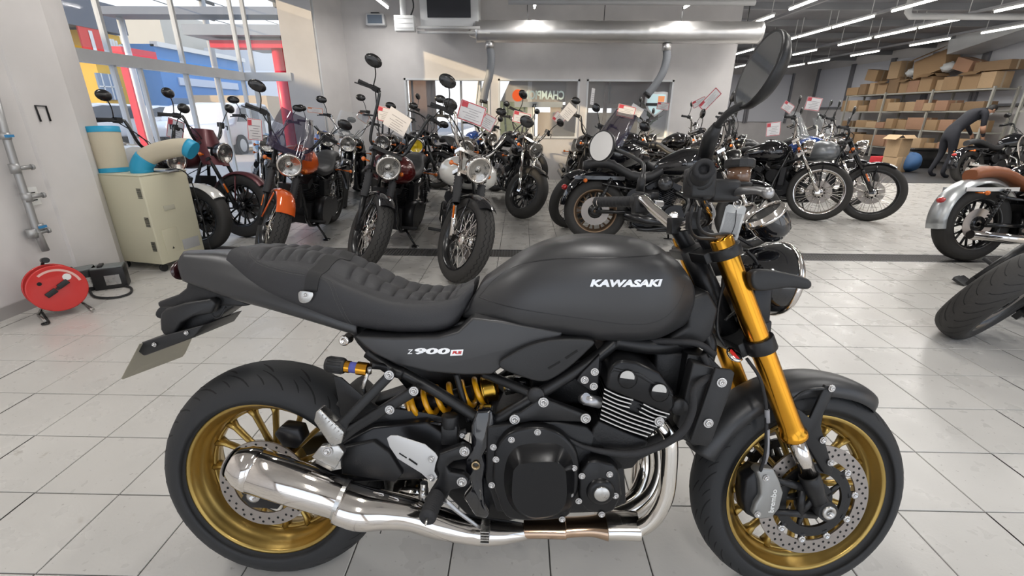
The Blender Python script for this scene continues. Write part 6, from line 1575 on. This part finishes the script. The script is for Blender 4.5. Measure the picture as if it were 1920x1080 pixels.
# carton on the floor and other bits of the workshop
c = onZ(1672, 322); cx = carton((c.x, c.y, 0), (.38, .34, .36), .35, 'tall open cardboard box standing on the workshop floor beside the red crate', m_cartons[1], grp='boxes on the workshop floor')
c2 = carton((c.x-.02, c.y, .36), (.36, .32, .42), .30, 'upper cardboard box stacked on the one on the workshop floor', m_cartons[1], True, grp='boxes on the workshop floor')
c = onZ(1648, 318, 0); e = empty('crate', 'red plastic crate with white print on the floor behind the stone-grey motorcycle', 'crate', (c.x, c.y, .0)); e.rotation_euler = (0, 0, .3)
MB().box((0, 0, .17), (.42, .30, .30)).build('crate_body', mat('crate_red', (.6, .03, .04), .45), e, .01); MB().box((0, -.152, .16), (.34, .004, .08)).build('white_band', m_white, e)
c = onZ(1712, 325); g = MB().ball((0, 0, 0), (.24, .22, .22), 20, 12)
for k, q in enumerate(g.v): g.v[k] = q*(1+.05*math.sin(k*.9))
o = g.build('bag', mat('bag_blue', (.06, .15, .33), .6, bump=.4, scale=20)); o.location = (c.x+.05, c.y+.25, .24); tag(o, 'blue bag on the workshop floor beside the cardboard boxes', 'bag')
c = onZ(1745, 322); o = MB().box((0, 0, .22), (.7, .3, .44)).box((0, 0, .47), (.74, .34, .06)).build('tool_cart', m_blk2, None, .01); o.location = (c.x+.4, c.y+.9, 0); tag(o, 'dark tool cart behind the mechanic', 'cart')
# mechanic: bending forward over the motorcycle
MXP = V((9.35, 10.75, 0))
pr_ = empty('person', 'person in dark shirt and trousers with face mask bending over a motorcycle', 'person', MXP)
def skin(name, verts, edges, m, par, lv=2):
    me = bpy.data.meshes.new(name); me.from_pydata([v[0] for v in verts], edges, []); me.materials.append(m)
    o = bpy.data.objects.new(name, me); sc.collection.objects.link(o); o.parent = par
    s = o.modifiers.new('skin', 'SKIN')
    for i, (p, r) in enumerate(verts):
        sv_ = me.skin_vertices[0].data[i]; sv_.radius = r if isinstance(r, tuple) else (r, r)
    me.skin_vertices[0].data[0].use_root = True
    u = o.modifiers.new('sub', 'SUBSURF'); u.levels = u.render_levels = lv; s.use_smooth_shade = True
    return o
m_skin = mat('skin', (.50, .27, .17), .5); m_shirt = mat('dark_shirt', (.018, .019, .026), .8, bump=.3); m_trou = mat('dark_trousers', (.012, .013, .018), .8); m_hair = mat('black_hair', (.012, .010, .009), .6)
# x forward (towards image right), z up; hips at .95
bv = [((0, 0, .93), (.15, .13)), ((.12, 0, 1.10), (.14, .13)), ((.30, 0, 1.28), (.16, .14)), ((.44, 0, 1.38), (.13, .12)), ((.53, 0, 1.41), .055), ((.60, 0, 1.40), .06),
      ((.42, -.19, 1.34), .065), ((.42, -.22, 1.12), .05), ((.50, -.20, .93), .038), ((.52, -.19, .86), .030),
      ((.42, .19, 1.34), .065), ((.45, .22, 1.12), .05), ((.58, .20, .95), .038), ((.62, .19, .89), .030),
      ((0, -.10, .86), .105), ((.06, -.12, .50), .065), ((-.02, -.12, .12), .045), ((.04, -.12, .04), .04), ((.14, -.12, .035), .035),
      ((0, .10, .86), .105), ((.04, .12, .50), .065), ((-.10, .12, .12), .045), ((-.04, .12, .04), .04), ((.06, .12, .035), .035)]
be = [(0, 1), (1, 2), (2, 3), (3, 4), (4, 5), (3, 6), (6, 7), (7, 8), (8, 9), (3, 10), (10, 11), (11, 12), (12, 13), (0, 14), (14, 15), (15, 16), (16, 17), (17, 18), (0, 19), (19, 20), (20, 21), (21, 22), (22, 23)]
body = skin('body', bv, be, m_shirt, pr_)
hd_ = MB(); HCn = V((.68, 0, 1.41)); R_h = M.Rotation(.9, 3, 'Y')
hd_.ball(HCn, (.078, .072, .105), 20, 14, R_h)
hd_.ball(HCn+R_h @ V((.084, 0, -.01)), (.016, .012, .02), 8, 6, R_h)
for s in (-1, 1):
    hd_.ball(HCn+R_h @ V((-.005, s*.074, -.005)), (.018, .008, .028), 10, 6, R_h)
ho_ = hd_.build('head', m_skin, pr_)
MB().ball(HCn+R_h @ V((-.014, 0, .022)), (.082, .080, .100), 18, 12, R_h).build('hair', m_hair, ho_)
MB().ball(HCn+R_h @ V((.035, 0, -.045)), (.056, .058, .048), 14, 10, R_h).build('face_mask', m_white, ho_)
for s in (-1, 1): MB().ball(HCn+R_h @ V((.072, s*.028, .012)), .009, 8, 6).build('eye', m_groove, ho_)
for s, (hx_, hz_) in ((-1, (.52, .86)), (1, (.62, .89))):
    b0 = V((hx_, s*.19, hz_)); hv = [((b0.x-.03, b0.y, b0.z+.06), .028), (tuple(b0), .03), ((b0.x+.02, b0.y, b0.z-.05), (.036, .018))]; he = [(0, 1), (1, 2)]
    for k in range(4):
        q = V((b0.x+.02+.018*(k-1.5), b0.y, b0.z-.085)); i = len(hv); hv += [(tuple(q), .009), (tuple(q+V((.004, s*-.008, -.03))), .008), (tuple(q+V((.010, s*-.022, -.045))), .007)]; he += [(2, i), (i, i+1), (i+1, i+2)]
    i = len(hv); hv += [((b0.x+.055, b0.y, b0.z-.04), .010), ((b0.x+.07, b0.y-s*.01, b0.z-.065), .009)]; he += [(1, i), (i, i+1)]
    skin('hand', hv, he, m_skin, pr_, 1)
f_ = MB().tube([(.42, -.215, 1.10), (.49, -.20, .95)], [.052, .042], 12).build('forearm', m_skin, pr_)
# ------------------------------------------------------------------ office behind the window
def S_(mb, name, m, **k): return struct(mb.build(name, m, **k))
m_panel = mat('beige_panel', (.52, .44, .36), .6); m_wood = mat('brown_wood', (.22, .13, .09), .5, var=.2, scale=12)
S_(MB().box((.35, 10.9, -.0), (7.3, 2.1, .04)), 'floor_office', m_panel)
S_(MB().box((-3.0, 11.4, 1.3), (.4, .1, 2.6)), 'wall_office_left', m_panel)
xa = onY(790, 190, 11.9).x; xb = onY(812, 190, 11.9).x
S_(MB().box((-2.1, 11.9, 1.3), (.10, .08, 2.6)).box((-2.62, 11.9, 1.3), (.10, .08, 2.6)).box((xb-.25, 11.9, 1.3), (.5, .08, 2.6)), 'wall_office_panel', m_wood)
S_(MB().box((.2, 12.0, 1.12), (.10, .10, 2.3)).box((-1.45, 12.0, 1.12), (.05, .08, 2.3)), 'trim_5', m_white2)
S_(MB().box((1.6, 11.9, .65), (2.4, .08, 1.3)).box((2.5, 11.9, 1.85), (2.9, .08, .9)), 'wall_office_beige', m_panel)
S_(MB().box((2.75, 11.6, 1.9), (1.4, .06, .8)).box((1.95, 11.6, 1.55), (.08, .1, 2.2)).box((3.1, 11.6, 1.5), (.2, .05, .7)), 'wall_office_wood', m_wood)
o = MB().box((0, 0, .36), (1.5, .5, .72)).box((0, 0, .74), (1.6, .6, .04)).build('office_desk', m_wood, None, .005); o.location = (1.9, 10.7, .02); tag(o, 'brown wooden office desk behind the right window', 'desk')
e = empty('office_plant', 'leafy green potted plant in the office behind the right window', 'plant', (2.9, 11.1, .02))
MB().lathe([(0, .001), (0, .11), (.3, .15), (.3, .001)], (0, 0, 0), (0, 0, 1), 20).build('pot', m_white, e)
g = MB()
for k in range(26):
    a = k*2.4; r_ = .1+.2*((k*37) % 10)/10; z_ = .5+1.0*((k*53) % 26)/26
    c_ = V((r_*math.cos(a), r_*math.sin(a), z_)); d1 = V((math.cos(a), math.sin(a), .5))*.12; d2 = V((-math.sin(a), math.cos(a), 0))*.045
    g.add([c_-d1, c_+d2, c_+d1, c_-d2], [(0, 1, 2, 3)]); 
g.build('leaves', mat('leaf_green', (.09, .16, .05), .5), e); MB().cyl((0, 0, .3), (0, 0, 1.4), .012, 6).build('stem', m_wood, e)
a = onY(946, 148, 12.4); b = onY(1040, 191, 12.4); c = onY(1096, 200, 12.4)
S_(MB().prism([(a.x+.15, 12.4, a.z), (a.x-.1, 12.4, b.z), (b.x+.35, 12.4, b.z), (b.x+.75, 12.4, a.z)], (0, .06, 0)), 'wall_office_soffit', mat('soffit_grey', (.42, .39, .36), .7))
S_(MB().box(((b.x+c.x)/2, 12.45, .75), (c.x-b.x+.2, .06, 1.45)), 'wall_office_lower', m_panel)
# stairs outside
e = empty('outdoor_stairs', 'green-grey outdoor staircase with white railing seen through the left office window', 'stairs', (-.55, 13.2, -.07))
for k in range(10): MB().box((.1, k*.26, .085+k*.085+.0), (1.5, .28, .17+k*.17)).build('stair_tread', mat('stair_green', (.22, .27, .17), .7), e)
for s in (-1, 1):
    g = MB().tube([(.1+s*.8, -.1, .2), (.1+s*.8, 2.6, 2.0)], .05, 6); g.tube([(.1+s*.8, -.1, 1.2), (.1+s*.8, 2.6, 3.0)], .025, 6)
    for k in range(10): g.cyl((.1+s*.8, k*.27, .3+k*.17), (.1+s*.8, k*.27, 1.25+k*.17), .012, 5)
    g.build('railing', m_white, e)
# ------------------------------------------------------------------ street outside the left glazing
m_street = mat('asphalt', (.22, .22, .23), .9, bump=.3, scale=4, var=.15); m_pave = mat('pavement', (.50, .47, .43), .9, var=.1, scale=3)
S_(MB().box((-35, 20, -.14), (59.6, 110, .1)), 'ground_street', m_street)
S_(MB().box((-8.2, 12, -.08), (6.2, 34, .1)), 'ground_pavement', m_pave)
S_(MB().box((3.0, 24.0, -.12), (70, 23.6, .1)), 'ground_yard', m_pave) if 0 else S_(MB().box((3.8, 16.5, -.12), (15, 8, .1)), 'ground_yard', m_pave)
def bld(name, lb, X, px0, px1, pyt, m, depth=8, win=None, extra=None, cat='building', z0=-.1, base=None):
    a = onX(px0, pyt, X); b = onX(px1, pyt, X); y0, y1 = min(a.y, b.y), max(a.y, b.y); zt = (a.z+b.z)/2
    e = empty(name, lb, cat, (X-depth/2, (y0+y1)/2, z0)); h = zt-z0; w_ = y1-y0
    MB().box((0, 0, h/2), (depth, w_, h)).build('wall', m, e)
    return e, w_, h, depth
yb_, w_, h_, d_b = bld('yellow_building', 'yellow building with dark roof across the street, seen through the left glazing', -26, 163, 222, 62, mat('yellow_wall', (.82, .48, .04), .7), 7)
MB().box((-.5, -1.0, h_+.9), (8.5, w_+3, 1.6)).build('roof', mat('dark_roof', (.12, .13, .16), .7), yb_)
wq = onX(207, 163, -25.9); o = MB().box((0, 0, 0), (.12, 1.7, 1.5)).build('window', mat('far_window', (.20, .28, .40), .2), yb_); o.location = wq-V(yb_.location)
g = MB()
for k in (-.5, 0, .5): g.box((.08, k*1.1, 0), (.05, .06, 1.5))
g.box((.08, 0, 0), (.05, 1.7, .06)).build('window_bar', m_white, o)
wq = onX(186, 83, -25.85); o = MB().box((0, 0, 0), (.1, 1.5, 1.7)).build('sign_board', mat('sign_red', (.75, .04, .03), .5), yb_); o.location = wq-V(yb_.location)+V((0, -.5, 0))
for tx, yo, sz in (('J', 0, 1.6), ('llis', 1.75, .95)):
    vs, fs = text_mesh(tx, sz, .02, .05); MB().add([V((.08, v.x+yo, v.y)) for v in vs], fs, False).build('sign_lettering', m_white, o)
bb, w_, h_, _ = bld('blue_building', 'blue shop building across the street, behind the parked cars', -24, 292, 452, 100, mat('blue_wall', (.10, .28, .62), .7), 6)
for k in range(4): 
    MB().box((3.05, -w_/2+w_*(k+.5)/4, 1.3), (.1, w_/6, 1.8)).build('window', MATS['far_window'], bb)
MB().box((3.06, 0, 3.3), (.1, w_*.7, .5)).build('sign_band', mat('sign_pale', (.55, .62, .75), .5), bb)
MB().box((3.0, 0, h_), (.5, w_, .3)).build('parapet', m_white, bb)
gb, w_, h_, _ = bld('grey_building', 'beige block rising behind the blue shop', -36, 300, 440, 40, mat('beige_wall', (.62, .58, .50), .8), 8)
db, w_, h_, _ = bld('low_white_building', 'long low pale building far behind the right part of the glazing', -17, 500, 640, 185, mat('tan_wall', (.55, .42, .28), .8), 5)
# second range of buildings directly ahead through the facing pane
wh, w_, h_, _ = bld('white_building', 'white two-storey building beyond the facing window pane', -30, 470, 620, 112, mat('offwhite_wall', (.75, .76, .78), .7), 5)
# car
def car(lb, X, Y, rz, m, k=1.0):
    e = empty('car', lb, 'car', (X, Y, -.09), 'cars parked across the street'); e.rotation_euler = (0, 0, rz)
    pr = [(-2.1, .35), (-2.15, .75), (-1.9, .95), (-1.5, 1.0), (-1.1, 1.5), (-.6, 1.62), (.7, 1.6), (1.3, 1.02), (2.0, .9), (2.2, .6), (2.15, .35)]
    MB().prism([(a, -.85, b) for a, b in pr], (0, 1.7, 0)).build('body', m, e, .08, 3)
    gl = [(-1.35, 1.05), (-1.02, 1.45), (-.55, 1.54), (.65, 1.52), (1.12, 1.05)]
    MB().prism([(a, -.87, b) for a, b in gl], (0, 1.74, 0)).build('side_glass', mat('car_glass', (.05, .07, .10), .05), e)
    MB().box((.98, 0, 1.28), (.06, 1.45, .42), M.Rotation(-.78, 3, 'Y')).build('windscreen', MATS['car_glass'], e)
    for a in (-1.35, 1.4):
        for s in (-1, 1):
            w_ = MB().cyl((a, s*.72, .33), (a, s*.90, .33), .33, 20).build('wheel', m_rubber, e); MB().cyl((a, s*.90, .33), (a, s*.91, .33), .2, 14).build('hubcap', m_alu, w_)
    return e
m_cw = mat('car_white', (.80, .80, .80), .2, coat=.6)
for (px, py, d, lb, rz) in ((205, 262, -17, 'white car parked nearest the red post, leftmost of the cars', 1.35), (392, 266, -14, 'white estate car parked in the middle of the glazing', 1.5), (300, 252, -20.5, 'white car partly hidden behind the window mullions, between the other two', 1.5), (448, 275, -9.9, 'white car at the corner of the glazing', 1.6)):
    q = onX(px, py, d); car(lb, d, q.y, rz, m_cw)
m_rp = mat('red_steel', (.85, .03, .06), .4)
q = onX(243, 150, -12.0); e = empty('red_post', 'tall red steel post with red canopy arm outside the left glazing', 'post', (-12.0, q.y, -.09))
MB().box((0, 0, 1.45), (.2, .2, 2.9)).build('post_shaft', m_rp, e); MB().box((-.1, .5, 2.95), (.5, 1.4, .35)).build('canopy', m_rp, e)
q = onY(531, 160, 14.0); e = empty('red_post', 'red steel pillar with grey canopy roof outside the facing pane', 'post', (q.x, 14.0, -.09))
MB().cyl((0, 0, 0), (0, 0, 3.0), .16, 16).build('post_shaft', m_rp, e); MB().box((-.5, 0, 3.05), (2.4, .5, .18)).build('canopy_beam', m_rp, e); MB().box((.3, 1.5, 3.35), (5, 4, .25)).build('canopy', mat('canopy_grey', (.35, .37, .40), .6), e)
q = onX(398, 100, -11); e = empty('utility_pole', 'grey utility pole with crossarms and lamp outside', 'pole', (-11, q.y, -.09))
MB().cyl((0, 0, 0), (0, 0, 5.4), .10, 12).build('pole_shaft', mat('concrete', (.4, .4, .4), .8), e)
MB().box((0, 0, 4.9), (.08, 1.3, .08)).box((0, 0, 4.4), (.08, 1.0, .08)).build('crossarm', m_satin, e)
MB().ball((.2, 0, 4.0), (.12, .12, .09)).build('street_lamp', mat('lamp_glow', (1, .95, .8), .3, emit=6), e)
MB().tube([(.1, -8, 5.0), (0, 0, 4.95), (-.1, 8, 5.1)], .012, 4).tube([(.1, -8, 4.5), (0, 0, 4.4), (-.1, 8, 4.5)], .012, 4).build('power_line', m_satin, e)
c = onX(242, 255, -8.2); e = empty('traffic_cone', 'red traffic cone on the pavement outside the left glazing', 'cone', (-8.2, c.y, -.03))
MB().lathe([(0, .001), (0, .16), (.03, .16), (.03, .12), (.6, .025), (.6, .001)], (0, 0, 0), (0, 0, 1), 20).build('cone_body', m_rp, e); MB().lathe([(.28, .083), (.40, .063)], (0, 0, .0), (0, 0, 1), 20).build('white_band', m_white, e)
# dark canopy edge across the street side, and an unseen building added to block the low sun
a = onY(180, 26, 14.0); b = onY(575, 12, 14.0); h0 = onY(400, 27, 14.0).z; h1 = onY(400, 12, 14.0).z
S_(MB().box(((a.x+b.x)/2, 14.4, (h0+h1)/2), (b.x-a.x, .8, h1-h0)), 'roof_canopy', mat('eaves_grey', (.22, .24, .28), .7))
S_(MB().cyl((a.x+.3, 14.4, -.1), (a.x+.3, 14.4, h0), .08, 10), 'post_canopy', m_white2)
e = empty('sun_blocker_building', 'unseen plain building added across the street to block the low sun', 'building', (-25.5, -3.5, -.09)); MB().box((0, 0, 3.75), (5, 15, 7.5)).build('wall', MATS['offwhite_wall'], e)
